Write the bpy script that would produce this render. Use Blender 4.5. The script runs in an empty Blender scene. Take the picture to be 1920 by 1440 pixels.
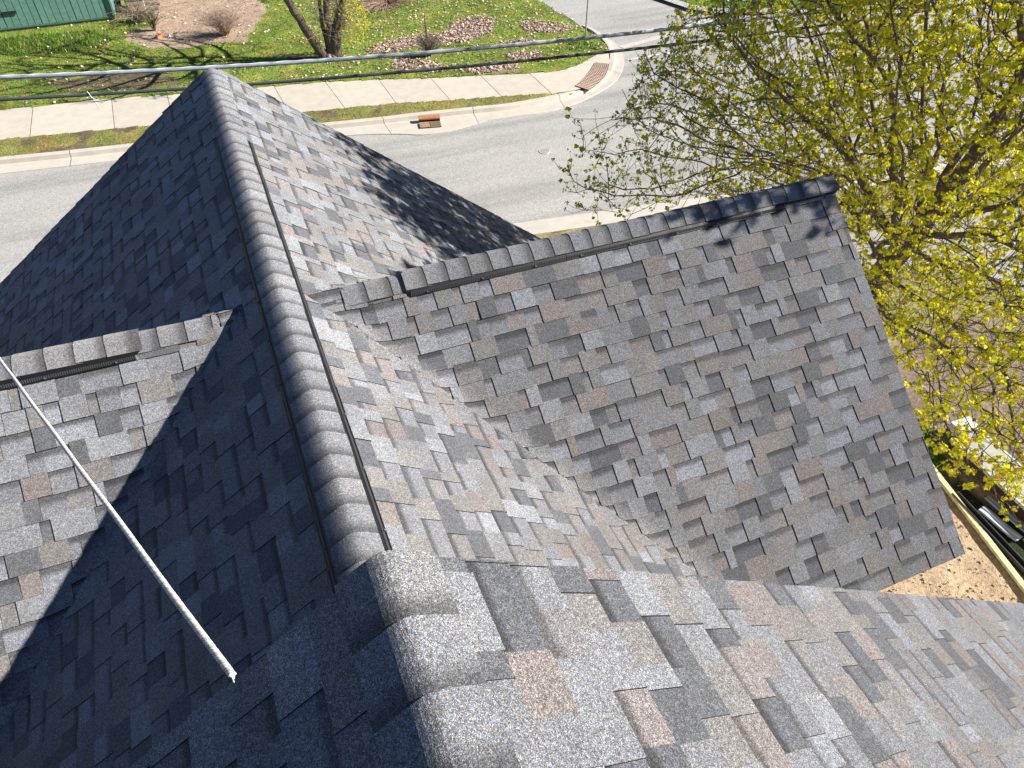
import bpy, math, random
import numpy as np
from mathutils import Vector, noise as mnoise

scene = bpy.context.scene
# ------------------------------------------------------------------ camera
CAM = np.array([-0.0691, 0.0, 2.9057])
CR = np.array([0.92284175, -0.38510902, 0.00735832])
CU = np.array([0.26495323, 0.64854522, 0.71357472])
CF = np.array([0.27957626, 0.65656694, -0.70054048])
FPX = 1345.9
cam_d = bpy.data.cameras.new("camera"); cam = bpy.data.objects.new("camera", cam_d)
scene.collection.objects.link(cam); scene.camera = cam
cam_d.sensor_width = 36.0; cam_d.lens = 36.0 * FPX / 1920.0
cam_d.clip_start = 0.05; cam_d.clip_end = 2000
from mathutils import Matrix
cam.matrix_world = Matrix(((CR[0], CU[0], -CF[0], CAM[0]), (CR[1], CU[1], -CF[1], CAM[1]),
                           (CR[2], CU[2], -CF[2], CAM[2]), (0, 0, 0, 1)))
# ------------------------------------------------------------------ light
SUN = np.array([1.0, -.30, .655]); SUN /= np.linalg.norm(SUN)
world = bpy.data.worlds.new("World"); scene.world = world; world.use_nodes = True
wn = world.node_tree; bg = wn.nodes["Background"]; sky = wn.nodes.new("ShaderNodeTexSky")
sky.sky_type = 'NISHITA'; sky.sun_disc = False
sky.air_density = .75; sky.dust_density = .0; sky.ozone_density = 5.0; sky.altitude = 1000
sky.sun_elevation = math.asin(SUN[2]); sky.sun_rotation = math.atan2(SUN[0], SUN[1])
wn.links.new(sky.outputs[0], bg.inputs[0]); bg.inputs[1].default_value = 0.05
sd = bpy.data.lights.new("sun", 'SUN'); sd.energy = 5.0; sd.angle = math.radians(0.53); sd.color = (1.0, .955, .875)
so = bpy.data.objects.new("sun", sd); scene.collection.objects.link(so)
so.rotation_euler = Vector(SUN.tolist()).to_track_quat('Z', 'Y').to_euler()
scene.view_settings.view_transform = 'Standard'; scene.view_settings.look = 'None'
scene.view_settings.exposure = 0.95; scene.view_settings.gamma = 1
scene.render.resolution_x = 1024; scene.render.resolution_y = 768

C = scene.collection
Z0 = CAM[2] - 10.0                     # ground level
rnd = random.Random(7)
rng = np.random.default_rng(7)

# photograph pixel (1920 wide) -> point on a horizontal level
def ray(x, y): return CF * FPX + CR * (x - 960) - CU * (y - 720)
def G(x, y, z=Z0):
    d = ray(x, y); t = (z - CAM[2]) / d[2]; return CAM + t * d
def PX(P):
    d = np.asarray(P, float) - CAM; w = d @ CF
    return 960 + FPX * (d @ CR) / w, 720 - FPX * (d @ CU) / w, w
def on_plane(x, y, P0, n):
    d = ray(x, y); return CAM + d * (((P0 - CAM) @ n) / (d @ n))
def inpoly(x, y, poly):
    c = False; j = len(poly) - 1
    for i in range(len(poly)):
        xi, yi = poly[i]; xj, yj = poly[j]
        if (yi > y) != (yj > y) and x < (xj - xi) * (y - yi) / (yj - yi) + xi: c = not c
        j = i
    return c
def nz(x, y, z=0.0, s=1.0): return mnoise.noise(Vector((x * s, y * s, z)))

# ------------------------------------------------------------------ objects
def link(o, parent=None):
    C.objects.link(o)
    if parent: o.parent = parent
    return o
def tag(o, label=None, cat=None, group=None, kind=None):
    if label: o["label"] = label
    if cat: o["category"] = cat
    if group: o["group"] = group
    if kind: o["kind"] = kind
    return o
def thing(name, loc, label, cat, group=None):
    o = bpy.data.objects.new(name, None); link(o); o.location = [float(v) for v in loc]
    o.empty_display_size = .2
    return tag(o, label, cat, group)

class MB:
    def __init__(s): s.v = []; s.f = []; s.c = []; s.m = []; s.col = (.5, .5, .5); s.mi = 0
    def pt(s, *p):
        s.v.append(tuple(float(a) for a in (p[0] if len(p) == 1 else p))); return len(s.v) - 1
    def face(s, idx, col=None):
        s.f.append(tuple(idx)); col = col if col is not None else s.col
        if len(col) and not hasattr(col[0], '__len__'): col = [col] * len(idx)
        s.c.append(col); s.m.append(s.mi)
    def poly(s, pts, col=None): s.face([s.pt(p) for p in pts], col)
    def box(s, o, a, b, c, col=None):
        o, a, b, c = [np.asarray(q, float) for q in (o, a, b, c)]
        i = [s.pt(o + x * a + y * b + z * c) for z in (0, 1) for y in (0, 1) for x in (0, 1)]
        for q in ((0, 2, 3, 1), (4, 5, 7, 6), (0, 1, 5, 4), (2, 6, 7, 3), (0, 4, 6, 2), (1, 3, 7, 5)):
            s.face([i[k] for k in q], col)
    def cbox(s, ctr, sx, sy, sz, rz=0, col=None):
        c, n = math.cos(rz), math.sin(rz)
        a = np.array([c, n, 0]) * sx; b = np.array([-n, c, 0]) * sy; d = np.array([0, 0, sz])
        s.box(np.asarray(ctr, float) - a / 2 - b / 2, a, b, d, col)
    def tube(s, pts, rad, n=8, col=None, cap=True):
        pts = [np.asarray(p, float) for p in pts]
        if not hasattr(rad, '__len__'): rad = [rad] * len(pts)
        ref = None; rings = []
        for k, p in enumerate(pts):
            t = pts[min(k + 1, len(pts) - 1)] - pts[max(k - 1, 0)]; t = t / (np.linalg.norm(t) + 1e-9)
            if ref is None: ref = np.cross(t, [0, 0, 1.0]) if abs(t[2]) < .9 else np.cross(t, [1.0, 0, 0])
            ref = ref - t * (ref @ t); ref /= np.linalg.norm(ref) + 1e-9; b = np.cross(t, ref)
            rings.append([s.pt(p + rad[k] * (math.cos(2 * math.pi * j / n) * ref + math.sin(2 * math.pi * j / n) * b)) for j in range(n)])
        for A, B in zip(rings, rings[1:]):
            for j in range(n): s.face((A[j], A[(j + 1) % n], B[(j + 1) % n], B[j]), col)
        if cap: s.face(rings[0][::-1], col); s.face(rings[-1], col)
    def build(s, name, mat, parent=None, smooth=False):
        me = bpy.data.meshes.new(name); me.from_pydata(s.v, [], s.f)
        for m in (mat if isinstance(mat, (list, tuple)) else [mat]): me.materials.append(m)
        a = me.color_attributes.new("col", 'FLOAT_COLOR', 'CORNER')
        arr = np.ones((len(me.loops), 4), np.float32); k = 0
        flat = [c for f in s.c for c in f]; arr[:len(flat), :3] = np.array([c[:3] for c in flat], np.float32)
        a.data.foreach_set("color", arr.ravel())
        me.polygons.foreach_set("material_index", s.m)
        if smooth: me.polygons.foreach_set("use_smooth", [True] * len(me.polygons))
        me.update()
        o = bpy.data.objects.new(name, me)
        if parent is not None:
            L = parent_loc(parent); me.transform(Matrix.Translation(-Vector(L)))
        return link(o, parent)
def parent_loc(p):
    L = Vector((0, 0, 0))
    while p is not None: L = L + p.location; p = p.parent
    return L

# ------------------------------------------------------------------ materials
def mat(name, rough=.8, spec=.3, metal=0.0):
    m = bpy.data.materials.new(name); m.use_nodes = True; nt = m.node_tree
    b = nt.nodes["Principled BSDF"]; b.inputs["Roughness"].default_value = rough
    b.inputs["Specular IOR Level"].default_value = spec; b.inputs["Metallic"].default_value = metal
    return m, nt, b
def N(nt, typ, **kw):
    n = nt.nodes.new(typ)
    for k, v in kw.items():
        if k in n.inputs: n.inputs[k].default_value = v
        else: setattr(n, k, v)
    return n
def objco(nt, scale=None):
    tc = N(nt, "ShaderNodeTexCoord"); out = tc.outputs["Object"]
    if scale:
        mp = N(nt, "ShaderNodeMapping"); mp.inputs["Scale"].default_value = scale[0]; mp.inputs["Rotation"].default_value = scale[1]
        nt.links.new(out, mp.inputs[0]); out = mp.outputs[0]
    return out
def ramp(nt, src, stops):
    r = N(nt, "ShaderNodeValToRGB"); e = r.color_ramp.elements
    while len(e) < len(stops): e.new(0.5)
    for i, (p, c) in enumerate(stops):
        e[i].position = p; e[i].color = (c, c, c, 1) if not hasattr(c, '__len__') else (*c, 1)
    nt.links.new(src, r.inputs[0]); return r.outputs[0]
def mul(nt, a, b, f=1.0, typ='MULTIPLY'):
    m = N(nt, "ShaderNodeMix", data_type='RGBA', blend_type=typ); m.inputs[0].default_value = f
    for s, i in ((a, 6), (b, 7)):
        if hasattr(s, 'links'): nt.links.new(s, m.inputs[i])
        else: m.inputs[i].default_value = (*s, 1)
    return m.outputs[2]
def bump(nt, b, h, strength=.5, dist=.01):
    n = N(nt, "ShaderNodeBump"); n.inputs["Strength"].default_value = strength; n.inputs["Distance"].default_value = dist
    nt.links.new(h, n.inputs["Height"]); nt.links.new(n.outputs[0], b.inputs["Normal"])
def attr(nt): 
    a = N(nt, "ShaderNodeAttribute"); a.attribute_name = "col"; return a.outputs["Color"]
def noise(nt, co, scale, detail=4, rough=.6):
    n = N(nt, "ShaderNodeTexNoise"); n.inputs["Scale"].default_value = scale; n.inputs["Detail"].default_value = detail
    n.inputs["Roughness"].default_value = rough; nt.links.new(co, n.inputs["Vector"]); return n.outputs["Fac"]

def granule_mat():
    m, nt, b = mat("asphalt_shingle", .75, .35)
    co = objco(nt); col = attr(nt)
    v = N(nt, "ShaderNodeTexVoronoi"); v.inputs["Scale"].default_value = 520; nt.links.new(co, v.inputs["Vector"])
    sp = N(nt, "ShaderNodeSeparateColor"); nt.links.new(v.outputs["Color"], sp.inputs[0])
    r1 = ramp(nt, sp.outputs[0], [(0, .25), (.3, .62), (.6, 1.0), (.85, 1.55), (1, 2.5)])
    c1 = mul(nt, col, r1)
    tint = ramp(nt, sp.outputs[1], [(0, (.80, .93, 1.2)), (.45, (1, 1, 1)), (.75, (1, 1, 1)), (1, (1.18, .98, .85))])
    c2 = mul(nt, c1, tint)
    v2 = N(nt, "ShaderNodeTexVoronoi"); v2.inputs["Scale"].default_value = 120; nt.links.new(co, v2.inputs["Vector"])
    sp2 = N(nt, "ShaderNodeSeparateColor"); nt.links.new(v2.outputs["Color"], sp2.inputs[0])
    r2 = ramp(nt, sp2.outputs[0], [(0, .78), (1, 1.22)])
    c3 = mul(nt, c2, r2)
    n3 = ramp(nt, noise(nt, co, 1.3, 5), [(.3, .86), (.7, 1.12)])
    c4 = mul(nt, c3, n3)
    nt.links.new(c4, b.inputs["Base Color"])
    bump(nt, b, v.outputs["Distance"], .65, .0022); b.inputs["Diffuse Roughness"].default_value = 1.0
    return m
M = {}
M['shingle'] = granule_mat()
def simple(name, rough=.8, spec=.3, metal=0, nscale=8, lo=.8, hi=1.2, bs=0, bd=.01):
    m, nt, b = mat(name, rough, spec, metal); co = objco(nt)
    c = mul(nt, attr(nt), ramp(nt, noise(nt, co, nscale, 6), [(.3, lo), (.7, hi)]))
    nt.links.new(c, b.inputs["Base Color"])
    if bs: bump(nt, b, noise(nt, co, nscale * 4, 5), bs, bd)
    return m
M['plain'] = simple("painted")
M['plastic'] = simple("black_plastic", .5, .4)
M['metal'] = simple("galvanised_metal", .4, .5, .7)
M['wood'] = simple("wood", .85, .2, 0, 14, .7, 1.25, .4)
M['bark'] = simple("bark", .95, .15, 0, 9, .6, 1.4, .9, .03)
M['rope'] = simple("rope_fibre", .9, .1, 0, 160, .75, 1.15, .5, .002)
M['concrete'] = simple("concrete", .9, .2, 0, 3, .9, 1.08, .3, .004)
M['ground'] = simple("soil_and_turf", 1.0, .05, 0, 14, .62, 1.38, .9, .05)
def leafmat():
    m, nt, b = mat("young_leaves", .6, .3)
    tr = N(nt, "ShaderNodeBsdfTranslucent"); mx = N(nt, "ShaderNodeMixShader"); mx.inputs[0].default_value = .42
    a = attr(nt); nt.links.new(a, b.inputs["Base Color"]); nt.links.new(a, tr.inputs["Color"])
    out = nt.nodes["Material Output"]
    nt.links.new(b.outputs[0], mx.inputs[1]); nt.links.new(tr.outputs[0], mx.inputs[2]); nt.links.new(mx.outputs[0], out.inputs[0])
    return m
M['leaf'] = leafmat()
def roadmat():
    m, nt, b = mat("bleached_asphalt", .9, .25); co = objco(nt)
    st = objco(nt, ((.10, 1.1, 1), (0, 0, math.radians(7.5))))
    s1 = ramp(nt, noise(nt, st, 1.0, 3, .55), [(.36, .80), (.5, 1.0), (.66, 1.06)])
    s2 = ramp(nt, noise(nt, co, 60, 4), [(.25, .80), (.75, 1.18)])
    s3 = ramp(nt, noise(nt, co, .35, 5), [(.3, .93), (.7, 1.06)])
    vv = N(nt, "ShaderNodeTexVoronoi"); vv.inputs["Scale"].default_value = 45; nt.links.new(co, vv.inputs["Vector"])
    spp = N(nt, "ShaderNodeSeparateColor"); nt.links.new(vv.outputs["Color"], spp.inputs[0])
    s4 = ramp(nt, spp.outputs[0], [(0, .78), (.5, 1.0), (1, 1.28)])
    c = mul(nt, mul(nt, mul(nt, mul(nt, attr(nt), s1), s2), s3), s4)
    nt.links.new(c, b.inputs["Base Color"]); bump(nt, b, noise(nt, co, 120, 3), .4, .004)
    return m
M['road'] = roadmat()

# =================================================================== ROOFS
E = 0.143; CE = 0.172
T1 = 0.668; T1L = 0.621; YE = 8.3167; YF = .9227
H2, Y2, T2, X2, EV2 = .1279, 4.1766, .6658, 4.6294, 3.315; YW2 = -.0081
H3, Y3, T3 = .1911, 4.2608, .6806; YW3 = -.0264
XF, ZF, TF = .0126, 1.5052, .6487; TFL = .6567
SHC = [((.312, .318, .326), 18), ((.262, .264, .268), 31), ((.155, .158, .165), 17), ((.276, .243, .220), 15), ((.262, .248, .232), 22)]
SHT = [c for c, w in SHC for _ in range(w)]
EDGE = (.014, .014, .016)

def zR(x, y): return -x * math.tan(T1) if x > 0 else x * math.tan(T1L)
def zG2(x, y): return -H2 - abs(y - Y2 - YW2 * x) * math.tan(T2)
def zG3(x, y): return -H3 - abs(y - Y3 - YW3 * x) * math.tan(T3)
KS = .17
def blend(x, y):
    """height the woven valley adds above the higher of two meeting slopes"""
    if y < YF: return 0.0
    d = zR(x, y) - (zG2(x, y) if x > 0 else zG3(x, y))
    if x > X2 or abs(d) > KS or abs(x) < .12: return 0.0
    h = (KS - abs(d)) / KS * min(1, (abs(x) - .12) / .3)
    return h * h * KS * .25

def clip(poly, f):
    out = []; n = len(poly)
    for i in range(n):
        a, b = poly[i], poly[(i + 1) % n]; fa, fb = f(a), f(b)
        if fa >= 0: out.append(a)
        if (fa >= 0) != (fb >= 0):
            t = fa / (fa - fb); out.append(tuple(a[k] + (b[k] - a[k]) * t for k in range(len(a))))
    return out

def shingles(name, O, U, V, u0, u1, vmax, parent, seed, vstart=0.0, vmin=.085, lean=(.0016, .0022), tt=.0042, side=None, clips=(), dark_side=-1, wav=0.0, flip=False, split=None):
    """one roof slope of laminated shingles; O ridge origin, U along the courses, V down the slope.
    Every tab is a real raised piece with its own cut edges."""
    R = random.Random(seed); O, U, V = [np.asarray(a, float) for a in (O, U, V)]
    Nn = np.cross(U, V); Nn /= np.linalg.norm(Nn)
    if Nn[2] < 0: Nn = -Nn
    mb = MB()
    def W(u, v, h):
        P = O + U * u + V * v + Nn * h
        if side: P = P + np.array([0, 0, blend(P[0], P[1])])
        return P
    def emit(cell, hfun, cfun, near):
        # cell: [(u,v)...]; cut by the clip half planes
        for cl in clips:
            cell = clip(cell, cl)
            if len(cell) < 3: return
        idx = [mb.pt(W(u, v, hfun(v))) for u, v in cell]
        if flip: idx = idx[::-1]; cell = cell[::-1]
        mb.face(idx, [cfun(u, v) for u, v in cell])
    nc = int(math.ceil((vmax - vstart) / E))
    for k in range(-1, nc):
        va = vstart + k * E; vb = min(va + E, vmax)
        if vb <= vmin + .01 or va >= vmax - .005: continue
        va = max(va, vmin)
        u = u0 - R.random() * .2; raised = R.random() < .5; prev = None
        while u < u1:
            w = R.choice((.065, .095, .115, .13, .14, .155, .165, .185, .21, .25))
            ua, ub = max(u, u0), min(u + w, u1); u += w
            if raised: raised = R.random() < .26
            else: raised = R.random() < .86
            if ub - ua < .004: continue
            c = R.choice(SHT)
            if c is prev: c = R.choice(SHT)
            prev = c
            lum = 1 + R.uniform(-.09, .09); c = tuple(a * lum for a in c)
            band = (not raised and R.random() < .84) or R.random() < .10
            jit = R.uniform(-.003, .003) if k < nc - 1 else 0
            if R.random() < .03: jit += .004
            vb2 = min(vb + jit, vmax); lift = R.uniform(0, .0015) + (.004 if R.random() < .02 else 0)
            th = tt if raised else 0.0
            slope = (.0045 + lift) / E
            hf = lambda v, th=th, va=va, s=slope: .001 + th + (v - va) * s
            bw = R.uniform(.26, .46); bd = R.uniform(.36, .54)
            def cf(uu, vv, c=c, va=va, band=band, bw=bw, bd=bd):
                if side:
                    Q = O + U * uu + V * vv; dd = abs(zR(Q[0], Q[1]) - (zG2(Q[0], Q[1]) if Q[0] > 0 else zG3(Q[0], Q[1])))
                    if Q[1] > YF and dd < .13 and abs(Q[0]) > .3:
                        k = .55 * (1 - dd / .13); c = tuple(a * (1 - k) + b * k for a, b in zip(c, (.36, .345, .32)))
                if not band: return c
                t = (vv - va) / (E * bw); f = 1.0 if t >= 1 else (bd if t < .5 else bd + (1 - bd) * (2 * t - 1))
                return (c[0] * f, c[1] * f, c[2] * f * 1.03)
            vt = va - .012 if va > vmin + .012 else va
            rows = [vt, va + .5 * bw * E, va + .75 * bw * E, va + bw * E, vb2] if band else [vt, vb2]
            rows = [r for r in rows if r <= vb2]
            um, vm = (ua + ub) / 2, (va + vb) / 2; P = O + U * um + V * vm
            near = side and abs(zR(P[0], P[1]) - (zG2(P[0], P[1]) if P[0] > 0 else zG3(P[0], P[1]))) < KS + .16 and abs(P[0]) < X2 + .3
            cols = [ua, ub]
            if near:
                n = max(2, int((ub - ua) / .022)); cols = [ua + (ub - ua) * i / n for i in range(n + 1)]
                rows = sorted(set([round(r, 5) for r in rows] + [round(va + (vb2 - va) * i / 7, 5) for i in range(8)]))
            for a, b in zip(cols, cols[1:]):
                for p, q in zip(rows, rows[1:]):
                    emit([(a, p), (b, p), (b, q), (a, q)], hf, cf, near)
                # lower cut edge, leaning out a hair so the black asphalt core shows
                hb = hf(vb2)
                cell = [(a, vb2), (b, vb2)]
                ok = True
                for cl in clips:
                    if cl(cell[0]) < 0 or cl(cell[1]) < 0: ok = False
                if ok:
                    q4 = [W(a, vb2, hb), W(b, vb2, hb), W(b, vb2 + lean[0], .0), W(a, vb2 + lean[0], .0)]
                    idx = [mb.pt(p) for p in q4]; mb.face(idx if not flip else idx[::-1], EDGE)
            if raised and not (side and near):
                for uu, sg in ((ua, -1), (ub, 1)):
                    if any(cl((uu, va)) < 0 or cl((uu, vb2)) < 0 for cl in clips): continue
                    ln = lean[1] if sg == dark_side else .0008  # black edge widened on one side to draw the shadow line beside raised tabs
                    q4 = [W(uu, va, hf(va)), W(uu, vb2, hf(vb2)), W(uu + sg * ln, vb2, hf(vb2) - .007), W(uu + sg * ln, va, hf(va) - .007)]
                    idx = [mb.pt(p) for p in q4]; mb.face(idx, EDGE)
    return mb.build(name, M['shingle'], parent)

def ridge_caps(name, A, D, n0, n1, tl, tr, half, hoff, parent, seed, rad=.036, first_long=False, L=CE, wsag=0.0):
    """caps along a ridge. A start, D unit direction towards the butt ends; cap k covers [k*L,(k+1)*L]"""
    R = random.Random(seed); A = np.asarray(A, float); D = np.asarray(D, float)
    S = np.cross(D, [0, 0, 1.0]); S /= np.linalg.norm(S)      # to the right of D
    mb = MB(); ns = 9
    ts = [i / ns for i in range(-ns, ns + 1)]
    def prof(t, h, hw):
        th = tr if t > 0 else tl; x = t * hw * math.cos(th)
        z = -math.tan(th) * (math.sqrt(x * x + rad * rad) - rad * .30)
        return x, z + (h + hoff) / math.cos(th)
    for k in range(n0, n1):
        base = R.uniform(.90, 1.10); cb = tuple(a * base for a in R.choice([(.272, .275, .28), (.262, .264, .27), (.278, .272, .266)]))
        hw = half * R.uniform(.975, 1.03); sk = R.uniform(-.006, .006); off = R.uniform(-.004, .004)
        rows = [-.03, 0.0, .022, .045, .07, L * .7, L]
        prev = None
        for r in rows:
            y = k * L + r + (off if r > 0 else 0)
            h = .0015 + .0042 * max(0, r) / L if r >= 0 else 0
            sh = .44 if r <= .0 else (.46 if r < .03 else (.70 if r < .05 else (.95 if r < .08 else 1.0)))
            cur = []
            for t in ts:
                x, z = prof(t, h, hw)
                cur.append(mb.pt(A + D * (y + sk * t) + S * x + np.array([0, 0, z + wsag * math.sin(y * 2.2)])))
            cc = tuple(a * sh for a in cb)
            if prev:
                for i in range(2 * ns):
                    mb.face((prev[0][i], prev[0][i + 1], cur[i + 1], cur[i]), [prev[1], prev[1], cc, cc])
            # side drop
            for e in (0, 2 * ns):
                pass
            prev = (cur, cc)
        # butt edge
        low = []
        for t in ts:
            x, z = prof(t, -.006, hw); low.append(mb.pt(A + D * (k * L + L + off + .002 + sk * t) + S * x + np.array([0, 0, z + wsag * math.sin((k + 1) * L * 2.2)])))
        for i in range(2 * ns): mb.face((prev[0][i], prev[0][i + 1], low[i + 1], low[i]), (.09, .09, .092))
        # long side edges
        for t in (-1, 1):
            q = []
            for r, hh in ((0, .0015), (L, .0057)):
                x, z = prof(t, hh, hw); x2, z2 = prof(t * 1.012, -.012, hw)
                y = k * L + r + off
                q.append((A + D * (y + sk * t) + S * x + np.array([0, 0, z]), A + D * (y + sk * t) + S * x2 + np.array([0, 0, z2])))
            mb.poly([q[0][0], q[1][0], q[1][1], q[0][1]], EDGE)
    return mb.build(name, M['shingle'], parent, smooth=False)

def vent(A, D, y0, y1, tl, tr, s0, s1, h, parent):
    """black ridge vent strips with a ribbed grille, one on each side of the ridge"""
    A = np.asarray(A, float); D = np.asarray(D, float); S = np.cross(D, [0, 0, 1.0]); S /= np.linalg.norm(S)
    for sg, th in ((-1, tl), (1, tr)):
        mb = MB(); dn = S * sg * math.cos(th) + np.array([0, 0, -math.sin(th)]); nn = S * sg * math.sin(th) + np.array([0, 0, math.cos(th)])
        R = random.Random(int(y0 * 100) + sg)
        seg = []; y = y0
        while y < y1 - .01: seg.append((y, min(y + 1.22, y1))); y += 1.22
        for a, b in seg:
            mb = MB(); w = R.uniform(-.004, .004); hh = h
            def P(y, s, z): return A + D * y + dn * s + nn * z
            n = 6
            for i in range(n):
                ya, yb = a + (b - a) * i / n, a + (b - a) * (i + 1) / n - (0.004 if i == n - 1 else 0)
                pr = [(s0 - .03, hh + .006), (s0 + .006, hh + .004), (s1 - .012 + w, .016), (s1 - .006 + w, .020), (s1 + w, .019), (s1 + .003 + w, .003)]
                for (sa, za), (sb, zb) in zip(pr, pr[1:]):
                    mb.poly([P(ya, sa, za), P(yb, sa, za), P(yb, sb, zb), P(ya, sb, zb)], (.008, .008, .01))
            ny = int((b - a) / .0135)
            for i in range(ny):
                yy = a + i * .0135
                mb.box(P(yy, s0 + .004, hh + .0035), D * .0062, dn * (s1 - s0 - .014) - nn * (hh - .012), nn * .005, (.075, .078, .084))
            for i in range(3):
                yy = a + .12 + i * .42
                if yy < b - .03: mb.tube([P(yy, (s0 + s1) / 2 + .004, .02), P(yy, (s0 + s1) / 2 + .004, .033)], .006, 6, (.12, .12, .13))
            mb.build('vent_strip', M['plastic'], parent)

H = thing('shingled_house', (0, 3.5, Z0), 'grey shingled house with steep gabled roofs filling the photo', 'house')
RX = np.array([1.0, 0, 0]); RY = np.array([0, 1.0, 0])
dnR = np.array([math.cos(T1), 0, -math.sin(T1)]); dnL = np.array([-math.cos(T1L), 0, -math.sin(T1L)])
# valley half planes, in plan.  f>=0 keeps the part of the main slope outside the side gables
def plan(O, U, V, g): return lambda uv: g(*((np.asarray(O) + np.asarray(U) * uv[0] + np.asarray(V) * uv[1])[:2]))
vR = lambda x, y: x if False else 0
def part(name, parent, loc, label=None):
    o = bpy.data.objects.new(name, None); link(o, parent); o.location = Vector([float(v) for v in loc]) - parent_loc(parent)
    if label: o['label'] = label
    return o
# main ridge slopes: split front / back of each side gable's valleys, beyond the gable's end they run on
def main_slope(right, seed):
    O = np.array([0, 0, 0.0]); V = dnR if right else dnL; t1 = T1 if right else T1L
    h, yy, th, yw = (H2, Y2, T2, YW2) if right else (H3, Y3, T3, YW3); sg = 1 if right else -1
    par = part('main_roof', H, (0, 3.5, 0)) if False else H
    # front: z_main >= z_gable_front  <=> -|x|tan t1 + h + (yr - y) tan th >= 0
    f = lambda x, y: -abs(x) * math.tan(t1) + h + ((yy + yw * x) - y) * math.tan(th) + (.08 if abs(x) < .5 else .012)
    b = lambda x, y: -abs(x) * math.tan(t1) + h + (y - (yy + yw * x)) * math.tan(th) + (.08 if abs(x) < .5 else .012)
    n = 'roof_slope'
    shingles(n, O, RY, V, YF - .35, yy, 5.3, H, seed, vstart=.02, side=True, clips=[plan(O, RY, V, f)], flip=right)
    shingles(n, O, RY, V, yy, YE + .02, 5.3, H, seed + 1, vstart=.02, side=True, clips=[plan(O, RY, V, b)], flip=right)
main_slope(True, 11); main_slope(False, 21)
ridge_caps('ridge_caps', (0, 0, 0), RY, int(.55 / CE), 38, T1L, T1, .15, .027, H, 5)
ridge_caps('ridge_caps', (0, 38 * CE - .01, 0), RY, 0, 10, T1L, T1, .15, .006, H, 6)
rv = part('ridge_vent', H, (0, 3.5, 0))
vent((0, 0, 0), RY, .75, 38 * CE + .03, T1L, T1, .145, .182, .022, rv)

# side gable to the right
def side_gable(h, yr, yw, th, t1, sg, xend, slope, seed, vent_a, vent_b, label):
    g = part('side_gable', H, (sg * 2.5, yr, -h), label)
    U = np.array([1.0, yw, 0]); U /= np.linalg.norm(U)
    O = np.array([0, yr, -h])
    for s in (-1, 1):
        V = np.array([0, s * math.cos(th), -math.sin(th)])
        keep = lambda x, y, s=s: abs(x) * math.tan(t1) - h - (s * (y - (yr + yw * x))) * math.tan(th) + .012
        ua, ub = (.1, xend) if sg > 0 else (-xend, -.1)
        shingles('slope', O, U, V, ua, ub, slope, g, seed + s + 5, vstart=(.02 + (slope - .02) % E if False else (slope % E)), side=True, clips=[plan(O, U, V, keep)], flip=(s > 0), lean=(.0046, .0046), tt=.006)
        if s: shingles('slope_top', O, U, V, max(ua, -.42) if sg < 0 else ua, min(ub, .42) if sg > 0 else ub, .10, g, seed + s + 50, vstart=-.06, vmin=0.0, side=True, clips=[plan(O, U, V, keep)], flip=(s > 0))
    return g, U, O
g2, U2, O2 = side_gable(H2, Y2, YW2, T2, T1, 1, X2, EV2, 31, 0, 0, 'right hand side gable with a long ridge vent')
g3, U3, O3 = side_gable(H3, Y3, YW3, T3, T1L, -1, 5.2, EV2 + .3, 41, 0, 0, 'left hand side gable half in shadow')
# caps: butts face -X
def on_ridge_x(px, py, yr, z): return float(on_plane(px, py, np.array([0, yr, 0.0]), np.array([0, 1.0, 0]))[0])
xa2, xb2, xe2 = on_ridge_x(752, 530, Y2, 0), on_ridge_x(1443, 385, Y2, 0), X2
n_low = int(round((xa2 - .30) / CE)); 
L2 = CE
ridge_caps('ridge_caps', O2 + U2 * (xa2 + .08), -U2, 0, int((xa2 - .22) / CE), T2, T2, .15, .006, g2, 8)
nv = int((X2 - xa2) / CE) + 1
ridge_caps('ridge_caps', O2 + U2 * (X2 + .012), -U2, 0, nv, T2, T2, .155, .026, g2, 9, L=(X2 + .012 - xa2) / nv)
v2 = part('vent', g2, (2.5, Y2, -H2)); vent(O2, U2, xa2 + .03, xb2, T2, T2, .150, .182, .022, v2)
# far end of the raised run keeps a solid black plug under the caps (seen at its open end)
mb = MB(); P0 = O2 + U2 * (xa2 + .012)
mb.poly([P0 + (0, -.15 * math.cos(T2), -.15 * math.sin(T2) + .028), P0 + (0, 0, .03), P0 + (0, .15 * math.cos(T2), -.15 * math.sin(T2) + .028), P0 + (0, .15 * math.cos(T2), -.15 * math.sin(T2) - .01), P0 + (0, -.15 * math.cos(T2), -.15 * math.sin(T2) - .01)], (.01, .01, .012))
mb.build('vent_end_plug', M['plastic'], g2)
xb3 = on_ridge_x(262, 640, Y3, 0)
ridge_caps('ridge_caps', O3 - U3 * .30, -U3, 0, int((-.30 - xb3) / CE + .5), T3, T3, .15, .006, g3, 12)
x3s = .30 + int((-.30 - xb3) / CE + .5) * CE - .03
ridge_caps('ridge_caps', O3 - U3 * x3s, -U3, 0, 5, T3, T3, .15, .026, g3, 13, L=.18)
ridge_caps('ridge_caps', O3 - U3 * (x3s + .9 - .01), -U3, 0, 18, T3, T3, .15, .006, g3, 14)
v3 = part('vent', g3, (-2.5, Y3, -H3)); vent(O3 - U3 * x3s, -U3, .02, 1.0, T3, T3, .150, .185, .022, v3)

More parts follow.
